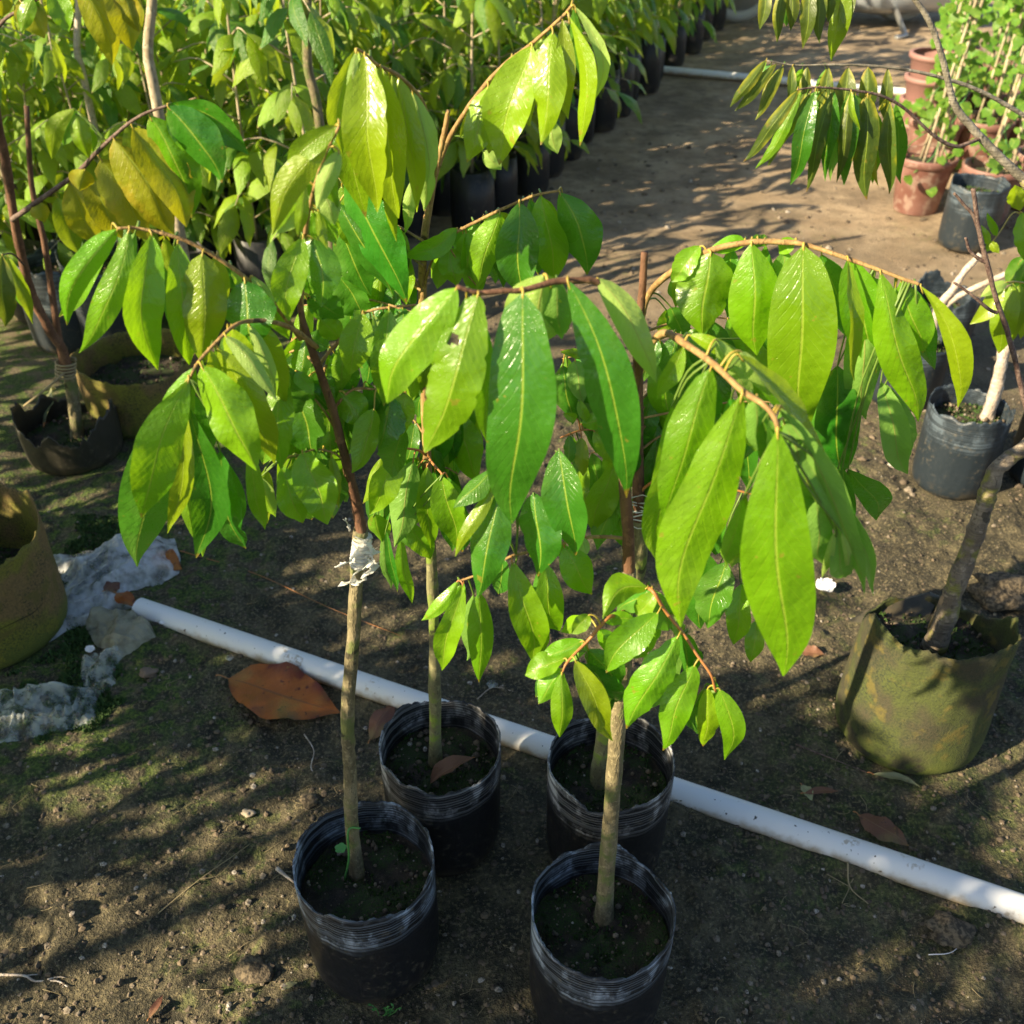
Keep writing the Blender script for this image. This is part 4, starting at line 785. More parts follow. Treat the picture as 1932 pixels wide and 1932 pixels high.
def scrap(name, px, py, s_, label, seed, cat='scrap', mat=None, z=.008):
    p = G(px, py); n = 7; V = []; rg = np.random.RandomState(seed); h = float(ground_h(p[0], p[1]))
    for i in range(n):
        for j in range(n):
            u, v = i / (n - 1) * 2 - 1, j / (n - 1) * 2 - 1; k = 1 - .35 * (abs(u * v)); V.append((p[0] + u * s_ * k * (1 + .2 * rg.rand()), p[1] + v * s_ * .8 * k, h + z + .5 * s_ * (v + 1) * .6 + .35 * s_ * rg.rand()))
    Fc = [(i * n + j, i * n + j + 1, (i + 1) * n + j + 1, (i + 1) * n + j) for i in range(n - 1) for j in range(n - 1)]
    return tag(mk(name, V, Fc, mat or WHITE, smooth=False), label, cat)
scrap('paper_scrap', 1553, 1122, .022, 'crumpled white paper scrap on the soil right of the big hanging leaves', 1, 'paper scrap')
scrap('plastic_scrap', 172, 1232, .010, 'small torn white plastic scrap in front of the old sack', 2, 'plastic scrap')
scrap('plastic_scrap', 311, 1191, .006, 'tiny white scrap just below the left end of the pipe', 3, 'plastic scrap')
scrap('plastic_scrap', 436, 1252, .008, 'tiny grey plastic crumb between sack and orange leaf', 4, 'plastic scrap', FILMC)
scrap('plastic_scrap', 928, 1288, .011, 'crumpled clear plastic bit among rootlets behind the rear left bag', 5, 'plastic scrap', FILMC)
def stone(px, py, s_, label, mat=STONE, seed=0):
    p = G(px, py); rg = np.random.RandomState(seed); h = float(ground_h(p[0], p[1])); V = []; Fc = []
    import bmesh
    bm = bmesh.new(); bmesh.ops.create_icosphere(bm, subdivisions=3, radius=1)
    for v in bm.verts:
        c = np.array(v.co); d = 1 + .7 * float(vnoise(c[0] * 1.9 + seed, c[1] * 1.9 + c[2] * 1.5, seed)) + .45 * float(vnoise(c[0] * 5 + c[2] * 3, c[1] * 5 + seed, seed)); V.append(c * d * s_ * np.array((1.15, .95, .5)) + np.array((p[0], p[1], h + s_ * .3)))
    Fc = [tuple(v.index for v in f.verts) for f in bm.faces]; bm.free()
    return tag(mk('stone', V, Fc, mat), label, 'stone')
BRICKC = N('brick_chip').p(Base_Color=(.20, .14, .10), Roughness=.9)
SOILC = N('soil_clod'); SOILC = SOILC.p(Base_Color=SOILC.mix(SOILC.ss(SOILC.noise(120, 4, SOILC.obj()), .4, .6), (.05, .04, .026), (.17, .13, .08)), Roughness=.95, Normal=SOILC.bump(SOILC.noise(160, 4, SOILC.obj()), 1, .004))
stone(468, 1535, .010, 'pale round pebble on the soil left of the front left bag', seed=1)
stone(279, 1275, .016, 'brown square brick chip beside the clear plastic film', BRICKC, 2)
stone(1880, 1130, .055, 'large soil covered rock behind the trunk in the mossy bag', SOILC, 3)
stone(480, 1840, .022, 'crumbly soil clod on the sunlit soil at lower left', SOILC, 4)
stone(1790, 1755, .030, 'crumbly soil clod at lower right with a pale rootlet on it', SOILC, 6)
stone(585, 1522, .014, 'sunlit tan soil lump just behind the front left bag', SOILC, 7)
def sheet(name, quad, nx, ny, amp, mat, label, cat, seed, freq=16, lift=.01):
    "a crumpled plastic sheet over the ground, corners given in the picture"
    V = []; q = [G(*c) for c in quad]
    for i in range(ny):
        for j in range(nx):
            u, v = j / (nx - 1), i / (ny - 1); rd = 1 - .12 * (1 - math.sin(math.pi * u)) * (1 - math.sin(math.pi * v))
            p = q[0] * (1 - u) * (1 - v) + q[1] * u * (1 - v) + q[2] * u * v + q[3] * (1 - u) * v
            e = min(u, 1 - u, v, 1 - v); V.append([p[0], p[1], e])
    V = np.array(V); cx, cy = V[:, 0].mean(), V[:, 1].mean()
    edge = .035 * (vnoise(V[:, 0] * 14 + seed, V[:, 1] * 14, seed)); V[:, 0] += edge; V[:, 1] += .035 * vnoise(V[:, 0] * 15, V[:, 1] * 15 + seed, seed + 2)
    wx = V[:, 0] + .03 * vnoise(V[:, 1] * 20, V[:, 0] * 20, seed + 9); rx, ry = wx * math.cos(seed) + V[:, 1] * math.sin(seed), -wx * math.sin(seed) + V[:, 1] * math.cos(seed); rdg = 1 - 4 * np.abs(vnoise(rx * freq * .9 + seed, ry * freq * .35, seed + 4)); r2 = 1 - 4 * np.abs(vnoise(ry * freq * 2.2, rx * freq * .7 + seed, seed + 6))
    e = np.clip(V[:, 2] * 6, 0, 1); V[:, 2] = ground_h(V[:, 0], V[:, 1]) + .003 + (lift * .3 + amp * 1.0 * np.clip(rdg, 0, 1) + amp * .40 * np.clip(r2, 0, 1)) * e
    Fc = [(i * nx + j, i * nx + j + 1, (i + 1) * nx + j + 1, (i + 1) * nx + j) for i in range(ny - 1) for j in range(nx - 1)]
    return tag(mk(name, V, Fc, mat), label, cat)
sheet('plastic_film', [(95, 1050), (335, 1010), (345, 1080), (130, 1165)], 120, 70, .030, FILMW, 'crumpled whitish plastic film beside the tall mossy bag at left', 'plastic film', 1, 13)
sheet('plastic_film', [(120, 1130), (240, 1105), (250, 1150), (60, 1225)], 90, 60, .022, FILMW, 'torn whitish film trailing toward the old sack at left', 'plastic film', 2, 18)
sheet('old_sack', [(130, 1165), (270, 1150), (288, 1215), (225, 1250)], 90, 60, .026, SACK, 'flattened yellowish old sack in front of the pipe end', 'sack', 3, 16, .015)
sheet('plastic_film', [(0, 1300), (175, 1285), (195, 1370), (-10, 1405)], 130, 80, .026, FILMC, 'crumpled clear plastic film on moss at the left edge', 'plastic film', 5, 20)
sheet('plastic_film', [(165, 1240), (245, 1225), (225, 1290), (150, 1330)], 80, 80, .022, FILMC, 'twisted clear plastic film between sack and crumpled film', 'plastic film', 6, 22)
# weed at front left bag foot
mb = MB()
for k in range(5):
    b = np.array(G(715 + k * 5, 1918)); t_ = b + np.array((random.uniform(-.015, .02), random.uniform(-.01, .01), random.uniform(.015, .035))); tv, tf, _ = tube(crom([b, (b + t_) / 2 + np.array((.003, 0, 0)), t_], 3), .0008, 4); mb.add(tv, tf)
    for u in (.5, .75, 1.): 
        p = b + (t_ - b) * u; a = random.random() * 6.28; d = np.array((math.cos(a), math.sin(a), .3)) * .007; s_ = np.array((-math.sin(a), math.cos(a), 0)) * .002
        mb.add([p, p + d * .5 + s_, p + d, p + d * .5 - s_], [(0, 1, 2, 3)])
tag(mb.build('weed', WEED), 'tiny green weed sprouting at the foot of the front left bag', 'weed')

# ------------------------------------------------------------------ mossy bag with leaning ringed trunk (right)
M = thing('potted_tree', (MOSSY[0], MOSSY[1], 0), 'leaning ringed grey trunk in a squat mossy grow bag at right', 'potted tree')
grow_bag(M, MOSSY[0], MOSSY[1], MOSSY[2], .30, MOSSBAG, .20, 12, rag=.010, fold_rim=.006, squash=.02, wr=.035, base=1.09, back_drop=.08)
# torn dark flaps of the bag standing behind the trunk
mb = MB()
def flap(pts, Ys_):
    V = [P(x, y, Y_) for (x, y), Y_ in zip(pts, Ys_)]; c = np.mean(V, 0); n = len(V); V2 = [v + np.array((0, .002, 0)) for v in V]
    mb.add(V + V2, [tuple(range(n)), tuple(range(2 * n - 1, n - 1, -1))] + [(i, (i + 1) % n, n + (i + 1) % n, n + i) for i in range(n)])
flap([(1745, 1228), (1752, 1180), (1772, 1140), (1782, 1108), (1795, 1098), (1790, 1140), (1765, 1190), (1757, 1230)], [1.36] * 8)
flap([(1600, 1172), (1640, 1150), (1700, 1130), (1755, 1118), (1772, 1125), (1755, 1160), (1730, 1185), (1660, 1180)], [1.46, 1.46, 1.48, 1.48, 1.48, 1.45, 1.44, 1.44])
flap([(1815, 1140), (1850, 1175), (1900, 1215), (1915, 1240), (1855, 1250), (1835, 1210)], [1.46, 1.46, 1.44, 1.40, 1.36, 1.40])
mb.build('torn_flap', bag_mat('dark_torn_plastic', (.05, .045, .03), (.2, .2, .15), .2), M, (MOSSY[0], MOSSY[1], .2), smooth=False)
Ym = 1.33
build_branch(M, 'trunk', [(1762, 1222, Ym), (1785, 1160, Ym + .01), (1800, 1110, Ym + .02), (1828, 1040, Ym + .04), (1848, 980, Ym + .05), (1864, 930, Ym + .06), (1880, 885, Ym + .07), (1912, 860, Ym + .08), (1950, 830, Ym + .10), (2010, 740, Ym + .2), (2030, 560, Ym + .35), (1990, 420, Ym + .45), (1932, 338, Ym + .5)], .0185, .0095, BARKR, k=14, knots=.16)
Yr = Ym + .5
build_branch(M, 'branch', [(1935, 342, Yr), (1880, 290, Yr), (1833, 240, Yr), (1800, 195, Yr), (1780, 118, Yr), (1756, 46, Yr), (1722, -6, Yr), (1690, -40, Yr)], .0085, .0035, BARKG)
def Z3(x, y): return 1252.8 + .35156 * x, .35156 * y
def zl(*rows): return [(*Z3(a, b), *Z3(c, d), e * .35156, t) + ((o,) if o else ()) for a, b, c, d, e, t, o in rows]
zb = lambda pts, Y_: [(*Z3(a, b), Y_ + k * -.015) for k, (a, b) in enumerate(pts)]
build_branch(M, 'branch', zb([(1700, 740), (1640, 765), (1560, 785), (1450, 730), (1300, 590), (1180, 520), (1050, 490), (900, 473), (800, 470), (715, 482)], Yr), .0040, .0013, BARKD, zl(
    (720, 482, 425, 868, 72, 'v', dict(bend=-6)), (740, 488, 490, 905, 68, 'm', dict(bend=-5)), (790, 490, 558, 892, 72, 'v', None), (812, 488, 678, 992, 108, 'd', dict(roll=.1)), (900, 488, 764, 1030, 90, 'v', None),
    (912, 485, 864, 972, 78, 'd', None), (918, 482, 952, 795, 34, 'y', dict(bend=8)), (1005, 492, 926, 982, 66, 'v', None), (1015, 498, 965, 992, 100, 'd', None), (1005, 492, 1052, 700, 32, 'y', dict(bend=6)),
    (1092, 512, 1088, 1072, 130, 'v', dict(dy=-.01)), (1100, 512, 1150, 1000, 72, 'Y', dict(bend=12, dy=.0)), (1212, 545, 1208, 1045, 90, 'v', dict(dy=0)), (1195, 530, 1150, 600, 22, 'Y', None), (1080, 520, 1040, 720, 60, 'v', dict(dy=.03)),
    (760, 485, 620, 700, 40, 'v', None), (870, 480, 800, 620, 50, 'v', dict(dy=.03))))
build_branch(M, 'branch', zb([(2010, 680), (1932, 620), (1700, 490), (1500, 420), (1300, 375), (1100, 352), (900, 348), (700, 350), (550, 325)], Yr + .25), .0050, .0013, BARKG, zl(
    (550, 322, 355, 575, 62, 'v', None), (605, 340, 380, 595, 62, 'v', None), (640, 352, 490, 645, 66, 'v', None), (690, 352, 665, 560, 50, 'v', None), (770, 358, 730, 600, 62, 'v', None), (882, 360, 860, 640, 90, 'v', None), (988, 360, 960, 660, 108, 'v', None), (1095, 360, 1080, 680, 94, 'v', None), (1200, 365, 1190, 660, 66, 'v', None)))
build_branch(M, 'branch', zb([(1250, -90), (1150, -110), (1000, -100), (900, -95), (780, -90), (650, -80), (550, -70)], Yr), .0030, .0013, BARKD, zl(
    (555, -70, 514, 160, 70, 'v', None), (640, -82, 606, 230, 66, 'v', None), (690, -82, 680, 165, 70, 'v', None), (790, -92, 744, 262, 88, 'v', None), (835, -92, 835, 232, 78, 'v', None), (965, -98, 898, 328, 110, 'y', dict(roll=-.3)), (1010, -100, 962, 190, 80, 'v', None), (900, -95, 880, 120, 60, 'v', None)))
build_branch(M, 'branch', [(1965, 838, Ym + .1), (1950, 810, Ym + .1), (1935, 765, Ym + .1), (1905, 640, Ym + .1), (1880, 565, Ym + .1), (1858, 480, Ym + .1), (1845, 420, Ym + .1), (1836, 356, Ym + .1)], .0048, .0032, BARKD, k=8, knots=.25)
for pts in ([(1855, 470), (1838, 410), (1820, 388), (1800, 364)], [(1860, 495), (1842, 485), (1828, 470), (1822, 448)], [(1882, 590), (1868, 585), (1840, 562), (1822, 548), (1800, 533)]):
    build_branch(M, 'dry_side_twig', [(x, y, Ym + .1) for x, y in pts], .0030, .0018, BARKD, k=7, knots=.3)

# ------------------------------------------------------------------ bags at the right
def small_pot(name, c, h, mat, label, seed, group=None, cat='potted plant', soil=None, **kw):
    t = thing(name, (c[0], c[1], 0), label, cat, group); grow_bag(t, c[0], c[1], c[2], h, mat, soil or h - .045, seed, **kw); return t
t = small_pot('potted_sapling', G1, .23, BAGG, 'grey plastic bag holding a rough pinkish trunk right of the big leaves', 21, 'grey bags at right', 'potted sapling', rag=.010)
build_branch(t, 'trunk', [(1858, 800, 2.22), (1878, 740, 2.22), (1890, 680, 2.22), (1908, 610, 2.24), (1940, 540, 2.26), (1975, 480, 2.28)], .016, .010, BARKP, k=12, knots=.25)
t = small_pot('potted_sapling', G2, .23, BAGG, 'grey plastic bag cut by the right edge with lime green young leaves', 22, 'grey bags at right', 'potted sapling', rag=.010)
build_branch(t, 'trunk', [(1985, 800, 2.2), (1990, 700, 2.2), (1975, 600, 2.2), (1965, 500, 2.1), (1955, 420, 2.05)], .010, .005, BARKG)
build_branch(t, 'branch', [(1980, 600, 2.2), (1950, 545, 2.0), (1920, 532, 1.95), (1895, 534, 1.9)], .003, .0015, PET, [
    (1893, 536, 1830, 612, 34, 'y', dict(bend=-6)), (1912, 534, 1884, 668, 48, 'y', None or {}), (1925, 536, 1905, 650, 40, 'y', {}), (1940, 535, 1925, 640, 40, 'y', {}), (1900, 532, 1850, 560, 22, 'p', {}), (1935, 532, 1955, 640, 40, 'g', {})])
build_branch(t, 'branch', [(1965, 500, 2.1), (1940, 430, 2.0), (1915, 400, 1.95), (1885, 440, 1.9), (1868, 462, 1.88)], .0022, .001, PET, [
    (1925, 398, 1915, 350, 34, 'y', {}), (1928, 400, 1940, 500, 44, 'm', {}), (1945, 480, 1912, 560, 34, 'd', {}), (1880, 445, 1862, 400, 14, 'g', {}), (1868, 455, 1885, 478, 16, 'y', {}), (1868, 460, 1850, 425, 18, 'm', {})])
t = small_pot('potted_sapling', G3, .20, BAGG, 'grey bag further back holding two forked pale stems', 23, 'grey bags at right', 'potted sapling', rag=.014)
build_branch(t, 'trunk', [(1748, 690, 2.66), (1760, 630, 2.66), (1772, 580, 2.66), (1795, 550, 2.66), (1822, 510, 2.66), (1850, 480, 2.66)], .014, .009, BARKP, knots=.2)
build_branch(t, 'branch', [(1768, 600, 2.66), (1790, 572, 2.66), (1830, 548, 2.64), (1880, 525, 2.62), (1945, 495, 2.6)], .010, .008, BARKP)
# crumpled dark grey plastic around
NBAG0 = bag_mat('dusty_dark_plastic', (.025, .032, .038), (.12, .15, .17), .4)
def grey_bag_plain(cx, cy, R0, h, seed, label, mat=BAGG, name='empty_bag'):
    t = thing(name, (cx, cy, 0), label, 'grow bag'); grow_bag(t, cx, cy, R0, h, mat, h - .06, seed, rag=.016, squash=.05, wr=.05, fold_rim=.02); return t
grey_bag_plain(1.36, 2.95, .11, .20, 31, 'crumpled grey bag behind the forked pale stems')

# black pot and terracotta pots with vines
def rim_pot(root, cx, cy, r, h, mat, seed=0, n=48):
    rings = [(r * .3, .003), (r * .70, 0), (r * .72, .004), (r * .93, h * .84), (r * .94, h * .85), (r, h * .86), (r * 1.03, h * .98), (r * 1.0, h), (r * .93, h * .99), (r * .90, h * .82), (r * .6, h * .78)]
    V, Fc = lathe_rings(cx, cy, rings, n); Fc.append(tuple(range(n))[::-1])
    mk('pot', V, Fc, mat, root, (cx, cy, 0))
    V, Fc = lathe_rings(cx, cy, [(r * .9, h * .82), (r * .5, h * .85), (r * .01, h * .86)], 24); mk('soil', V, Fc, SOIL, root, (cx, cy, h * .8))
def round_leaf(c, s_, nrm, rot):
    nrm = nrm / np.linalg.norm(nrm); a = np.cross(nrm, (0, 0, 1.)); a /= np.linalg.norm(a) + 1e-9; b = np.cross(nrm, a); V = []
    for th, r_ in ((0, 1.25), (.8, .85), (1.6, .8), (2.4, .8), (3.14, .45), (3.9, .8), (4.7, .8), (5.5, .85)):
        V.append(c + (a * math.cos(th + rot) + b * math.sin(th + rot)) * s_ * r_ + nrm * .12 * s_ * math.cos(2 * th))
    V.append(c - nrm * .1 * s_); return V, [(8, i, (i + 1) % 8) for i in range(8)]
def vine_pot(cx, cy, r, h, mat, canes, top, nleaf, label, seed, group='pots of climbing vines on canes', lean=(0, 0), black=False):
    rg = np.random.RandomState(seed); t = thing('vine_pot', (cx, cy, 0), label, 'potted vine', group)
    if black: grow_bag(t, cx, cy, r, h, mat, h - .04, seed)
    else: rim_pot(t, cx, cy, r, h, mat, seed)
    axis = []
    for k in range(canes):
        a = k * 6.28 / max(1, canes) + rg.rand(); b = np.array((cx + r * .55 * math.cos(a), cy + r * .55 * math.sin(a), h * .8))
        e = np.array((cx + lean[0] + .10 * (rg.rand() - .5), cy + lean[1] + .10 * (rg.rand() - .5), top * (.9 + .2 * rg.rand()))); axis.append((b, e))
        C = [b + (e - b) * u + np.array((.01 * math.sin(u * 5 + k), 0, 0)) for u in np.linspace(0, 1, 7)]; tv, tf, tu = tube(C, .0075 if k % 2 else .0055, 6, .1, k); mk('cane', tv, tf, CANE, t, b, uv=tu)
    mb = MB(); mv = MB()
    for k in range(3):
        b, e = axis[k % len(axis)] if axis else (np.array((cx, cy, h)), np.array((cx, cy, top))); C = []
        for u in np.linspace(0, 1, 26): C.append(b + (e - b) * u * .9 + np.array((math.cos(u * 16 + k * 2), math.sin(u * 16 + k * 2), 0)) * (.03 + .03 * math.sin(u * 7 + k)))
        tv, tf, _ = tube(C, .0022, 4); mv.add(tv, tf)
        for q in range(nleaf // 3):
            u = rg.rand() ** .8; c = C[int(u * 25)] + (rg.rand(3) - .5) * np.array((.16, .16, .08)) + (np.array(((rg.rand() - .5) * .2, -rg.rand() * .10, -.10 * rg.rand())) if rg.rand() < .2 else 0) * (u < .5); nn = np.array((rg.rand() - .6, -.4 - rg.rand(), .4 + rg.rand())); a_, f_ = round_leaf(c, .016 + .018 * rg.rand(), nn, 3.14 * .5 + rg.rand() - .5); mb.add(a_, f_, 0, np.array([(.5, .5)] * 9) + (rg.rand(9, 2) - .5) * .6)
    mv.build('vine_stem', WEED, t, (cx, cy, h)); o = mb.build('foliage', LVINE, t, (cx, cy, h)); o['kind'] = 'stuff'
    return t
def atg(px, py): p = G(px, py); return p[0], p[1]
x_, y_ = atg(1728, 398); vine_pot(x_, y_ + .02, .125, .235, TERRA, 4, 1.25, 120, 'faded terracotta pot of vines leftmost, standing by the path edge', 41, lean=(.10, .0))
x_, y_ = atg(1858, 425); vine_pot(x_, y_ + .05, .125, .235, TERRA, 4, 1.25, 150, 'terracotta pot of vines just behind the black bag', 42, lean=(.06, 0))
x_, y_ = atg(1818, 462); t = thing('grow_bag', (x_, y_, 0), 'black plastic bag standing in front of the terracotta pots', 'grow bag'); grow_bag(t, x_, y_, .108, .25, BAGG, .20, 43)
vl = ['terracotta pot of vines behind the leftmost one', 'terracotta pot of vines cut by the right edge', 'terracotta pot of vines mid row with many pale canes', 'terracotta pot of vines deep in the row near the far pipe', 'terracotta pot of vines furthest back beside the scooter',
      'terracotta pot of vines second row at right edge', 'terracotta pot of vines with thickest green growth', 'terracotta pot of vines last but one in the row', 'terracotta pot of vines in the back corner at right']
for k, (px, py) in enumerate([(1745, 325), (1945, 400), (1835, 325), (1760, 262), (1790, 175), (1925, 320), (1850, 262), (1870, 205), (1940, 250)]):
    x_, y_ = atg(px, py); vine_pot(x_, y_, .125, .25, TERRA, 3 + (k % 3), 1.3 + .1 * (k % 4), 170, vl[k], 50 + k, lean=(.10 * math.sin(k), 0))
# stack of faded pink crates/pots beside the row
t = thing('pot_stack', (*atg(1722, 300), 0), 'stack of faded pink nursery pots behind the leftmost terracotta pot', 'pot stack'); x_, y_ = atg(1722, 300)
for k in range(4):
    V, Fc = lathe_rings(x_, y_, [(.085, .10 * k), (.11, .10 * k + .16), (.122, .10 * k + .165), (.122, .10 * k + .185), (.105, .10 * k + .185)], 32); mk('pot', V, Fc, PINK, t, (x_, y_, .1 * k))

# ------------------------------------------------------------------ plants at the left, mid distance
t = small_pot('mossy_bag', LEFTB, .27, MOSSBAG_SUNLIT, 'tall mossy grow bag cut by the left edge, its inside wall sunlit', 61, None, 'grow bag', soil=.12, rag=.012, fold_rim=.02, squash=.04)
t = small_pot('mossy_bag', MIDB, .19, MOSSBAG_SUNLIT, 'yellow brown mossy grow bag behind the left hanging leaves', 62, None, 'grow bag', soil=.11, rag=.010, fold_rim=.012)
T = small_pot('potted_tree', TORN, .12, bag_mat('torn_dark_plastic', (.03, .028, .02), (.1, .09, .07), .2), 'tied double trunk in a torn low bag with yellowing leaves at left', 63, None, 'potted tree', soil=.06, rag=.03, fold_rim=.02)
Y1 = 2.34
build_branch(T, 'trunk', [(148, 855, Y1), (142, 780, Y1), (133, 720, Y1), (126, 690, Y1)], .019, .014, BARK)
build_branch(T, 'trunk', [(128, 700, Y1), (118, 660, Y1 - .01), (95, 625, Y1 - .02), (62, 560, Y1 - .04), (45, 500, Y1 - .06), (28, 420, Y1 - .08), (10, 300, Y1 - .1), (-6, 220, Y1 - .12), (-20, 60, Y1 - .14)], .013, .009, BARKB)
build_branch(T, 'trunk', [(122, 700, Y1 + .01), (108, 620, Y1 + .01), (96, 540, Y1 + .02), (84, 460, Y1 + .03), (60, 350, Y1 + .04), (50, 200, Y1 + .05)], .010, .006, BARKB)
Yy = Y1 - .1
build_branch(T, 'branch', [(22, 415, Yy), (60, 388, Yy - .01), (141, 330, Yy - .03), (180, 290, Yy - .05), (207, 264, Yy - .06), (240, 235, Yy - .07), (274, 214, Yy - .08), (316, 199, Yy - .09)], .0065, .0025, BARKD, [
    (316, 200, 419, 345, 76, 'd', dict(bend=10)), (320, 196, 470, 292, 54, 'd', dict(bend=24, dy=.03)), (282, 217, 362, 412, 74, 'm', dict(bend=16)), (250, 240, 352, 428, 82, 'Y', dict(bend=10)), (215, 262, 330, 445, 92, 'Y', dict(bend=6)),
    (190, 300, 282, 455, 80, 'Y', dict(bend=5)), (168, 338, 232, 450, 60, 'Y', dict()), (132, 345, 188, 465, 62, 'Y', dict()), (108, 372, 150, 480, 46, 'y', {}), (140, 205, 98, 300, 34, 'y', dict(bend=-18)), (144, 215, 168, 300, 36, 'y', {}),
    (240, 235, 280, 360, 50, 'y', dict(dy=.04)), (200, 268, 250, 380, 60, 'y', dict(dy=.05)), (160, 320, 150, 360, 44, 'Y', {}), (70, 380, 85, 420, 34, 'Y', {}), (215, 260, 262, 310, 40, 'Y', dict(dy=.05)), (240, 250, 300, 400, 60, 'Y', dict(dy=.06))])
build_branch(T, 'branch', [(-18, 70, Yy - .02), (10, 36, Yy - .06), (40, 18, Yy - .08), (80, -6, Yy - .1), (150, -28, Yy - .1), (215, -36, Yy - .1)], .004, .002, BARKD, [
    (35, 0, 84, 72, 56, 'Y', dict(bend=8)), (0, -40, 4, 32, 34, 'Y', {}), (150, -28, 212, 123, 58, 'Y', dict(bend=14)), (195, -36, 250, 96, 66, 'Y', dict(bend=12)), (225, -36, 262, 60, 50, 'Y', {}), (60, -6, 40, 60, 30, 'm', {}), (100, -15, 130, 60, 44, 'm', {})])
build_branch(T, 'branch', [(45, 500, Y1 - .06), (25, 480, Y1 - .2), (5, 480, Y1 - .3)], .003, .0015, BARKD, [(4, 482, 10, 616, 46, 'v', {}), (14, 482, 62, 612, 28, 'y', {})])
twg = MB(); C = [P(122, 703, Y1 - .02), P(85, 735, Y1 - .05), P(45, 766, Y1 - .06)]; tv, tf, _ = tube(crom(C, 4), .003, 5); twg.add(tv, tf); twg.build('dry_stalk', STRAW, T, C[0])
mb = MB(); C = []
for t_ in np.linspace(0, 1, 50): a = t_ * 6.28 * 5; C.append(P(124, 680 + 30 * t_, Y1) + np.array((math.cos(a) * .026, math.sin(a) * .02, 0)))
tv, tf, _ = tube(C, .003, 5); mb.add(tv, tf); mb.build('string_tie', STRAW, T, C[0])
ground_leaf('dead_leaf', (98, 838), (118, 775), .09, LPALE, 'pale olive dead leaf standing up inside the torn low bag', .07, 'dead leaf', .1, .1, 33, nrm=(-.3, -1, .4))
grey_bag_plain(*atg(140, 640), .13, .28, 71, 'dusty dark bag behind the tied double trunk', NBAG0)
grey_bag_plain(*atg(225, 640), .13, .30, 72, 'dusty dark bag behind the yellow brown mossy bag', NBAG0)

# ------------------------------------------------------------------ nursery block: rows of bagged seedlings
def simple_leaf(L, wd, seed, mats, nu=2, nv=6):
    V, Fc, M_, U = leaf_geo((0, 0, 0), (L * .75, 0, -L * .66), wd, 0, 0, .18, .25, .06, .3, seed, nrm=(.6, 0, .8), nu=nu, nv=nv)
    me = bpy.data.meshes.new('leaf'); me.from_pydata(V.tolist(), [], Fc); l = me.uv_layers.new(name='UVMap'); li = np.zeros(len(me.loops), int); me.loops.foreach_get('vertex_index', li); l.data.foreach_set('uv', U[li].ravel())
    me.polygons.foreach_set('use_smooth', [True] * len(me.polygons)); me.materials.append(mats); me.update(); return me, V, Fc, U
LEAFM = [simple_leaf(1., .30 + .05 * (k % 3), 200 + k, LB if k % 3 else LB2) for k in range(6)]
def rotm(az, pitch, roll):
    from mathutils import Euler
    return np.array(Euler((roll, pitch, az), 'XYZ').to_matrix())
def plant_proto(kind, seed, detail):
    """a bagged seedling about the origin; detail: leaves as separate parts"""
    rg = np.random.RandomState(seed); root = bpy.data.objects.new('bagged_seedling', None); W[root.name] = np.zeros(3); COL.objects.link(root)
    nm = root.name; W[nm] = np.zeros(3)
    h, r = .22, .070
    V, Fc = lathe_rings(0, 0, [(r * .9, 0), (r, .02), (r * 1.02, .12), (r * .98, h), (r * .95, h), (r * .95, h - .03), (.002, h - .025)], 14, lambda i, a, rr, z: (rr * (1 + .06 * vnoise(np.cos(a) * 2 + seed, np.sin(a) * 2 + i, seed)), z + (.012 * vnoise(np.cos(a) * 3, np.sin(a) * 3, seed) if 2 < i < 5 else 0)))
    mk('bag', V, Fc, NBAG, root, (0, 0, 0))
    H = .82 + .3 * rg.rand(); C = crom([(0, 0, h - .02), (.02 * rg.randn(), .02 * rg.randn(), .5), (.03 * rg.randn(), .03 * rg.randn(), H)], 5)
    sm = MB(); tv, tf, tu = tube(C, np.linspace(.006, .0025, len(C)), 5); sm.add(tv, tf, 0, tu); spots = []
    nb = 13 + int(rg.rand() * 3)
    for k in range(nb):
        b = C[int((.10 + .90 * k / nb) * (len(C) - 1))]; az = k * 2.4 + rg.rand(); ln = .12 + .20 * rg.rand(); d = np.array((math.cos(az), math.sin(az), .45))
        Cb = crom([b, b + d * ln * .55, b + d * ln * np.array((1, 1, .4))], 3); tv, tf, tu = tube(Cb, np.linspace(.0028, .0013, len(Cb)), 4); sm.add(tv, tf, 0, tu)
        for q in range(5):
            p = Cb[min(len(Cb) - 1, 1 + q * len(Cb) // 5)]; spots.append((p, az + (1 if q % 2 else -1) * (.5 + .5 * rg.rand()) if q < 4 else az))
    for q in range(7): spots.append((C[-1 - q % 3], rg.rand() * 6.28))
    sm.build('stem', CANE, root, (0, 0, h - .02))
    mb = MB(); base = 0 if kind == 0 else 3
    for (p, az) in spots:
        k = rg.randint(6) if kind == 2 else ((rg.randint(6) // 1) % 6); L = .085 + .075 * rg.rand(); pt = -.15 + .7 * rg.rand(); ro = (rg.rand() - .5) * 1.2
        if detail:
            o = bpy.data.objects.new('leaf', LEAFM[k][0]); COL.objects.link(o); o.parent = root; o.location = tuple(p); o.rotation_euler = (ro, pt, az); o.scale = (L, L, L)
        else:
            me, V, Fc, U = LEAFM[k]; V = (V * L) @ rotm(az, pt, ro).T + p; mb.add(V, Fc, 0 if k % 3 else 1, U)
    if not detail:
        o = mb.build('foliage', [LB, LB2], root, (0, 0, h)); o['kind'] = 'stuff'
    return root
NBAG = bag_mat('nursery_bag', (.014, .015, .018), (.30, .31, .34), .3, .5, .2, .25)
def copy_tree(o, parent=None):
    c = o.copy(); COL.objects.link(c); c.parent = parent
    for ch in o.children: copy_tree(ch, c)
    return c
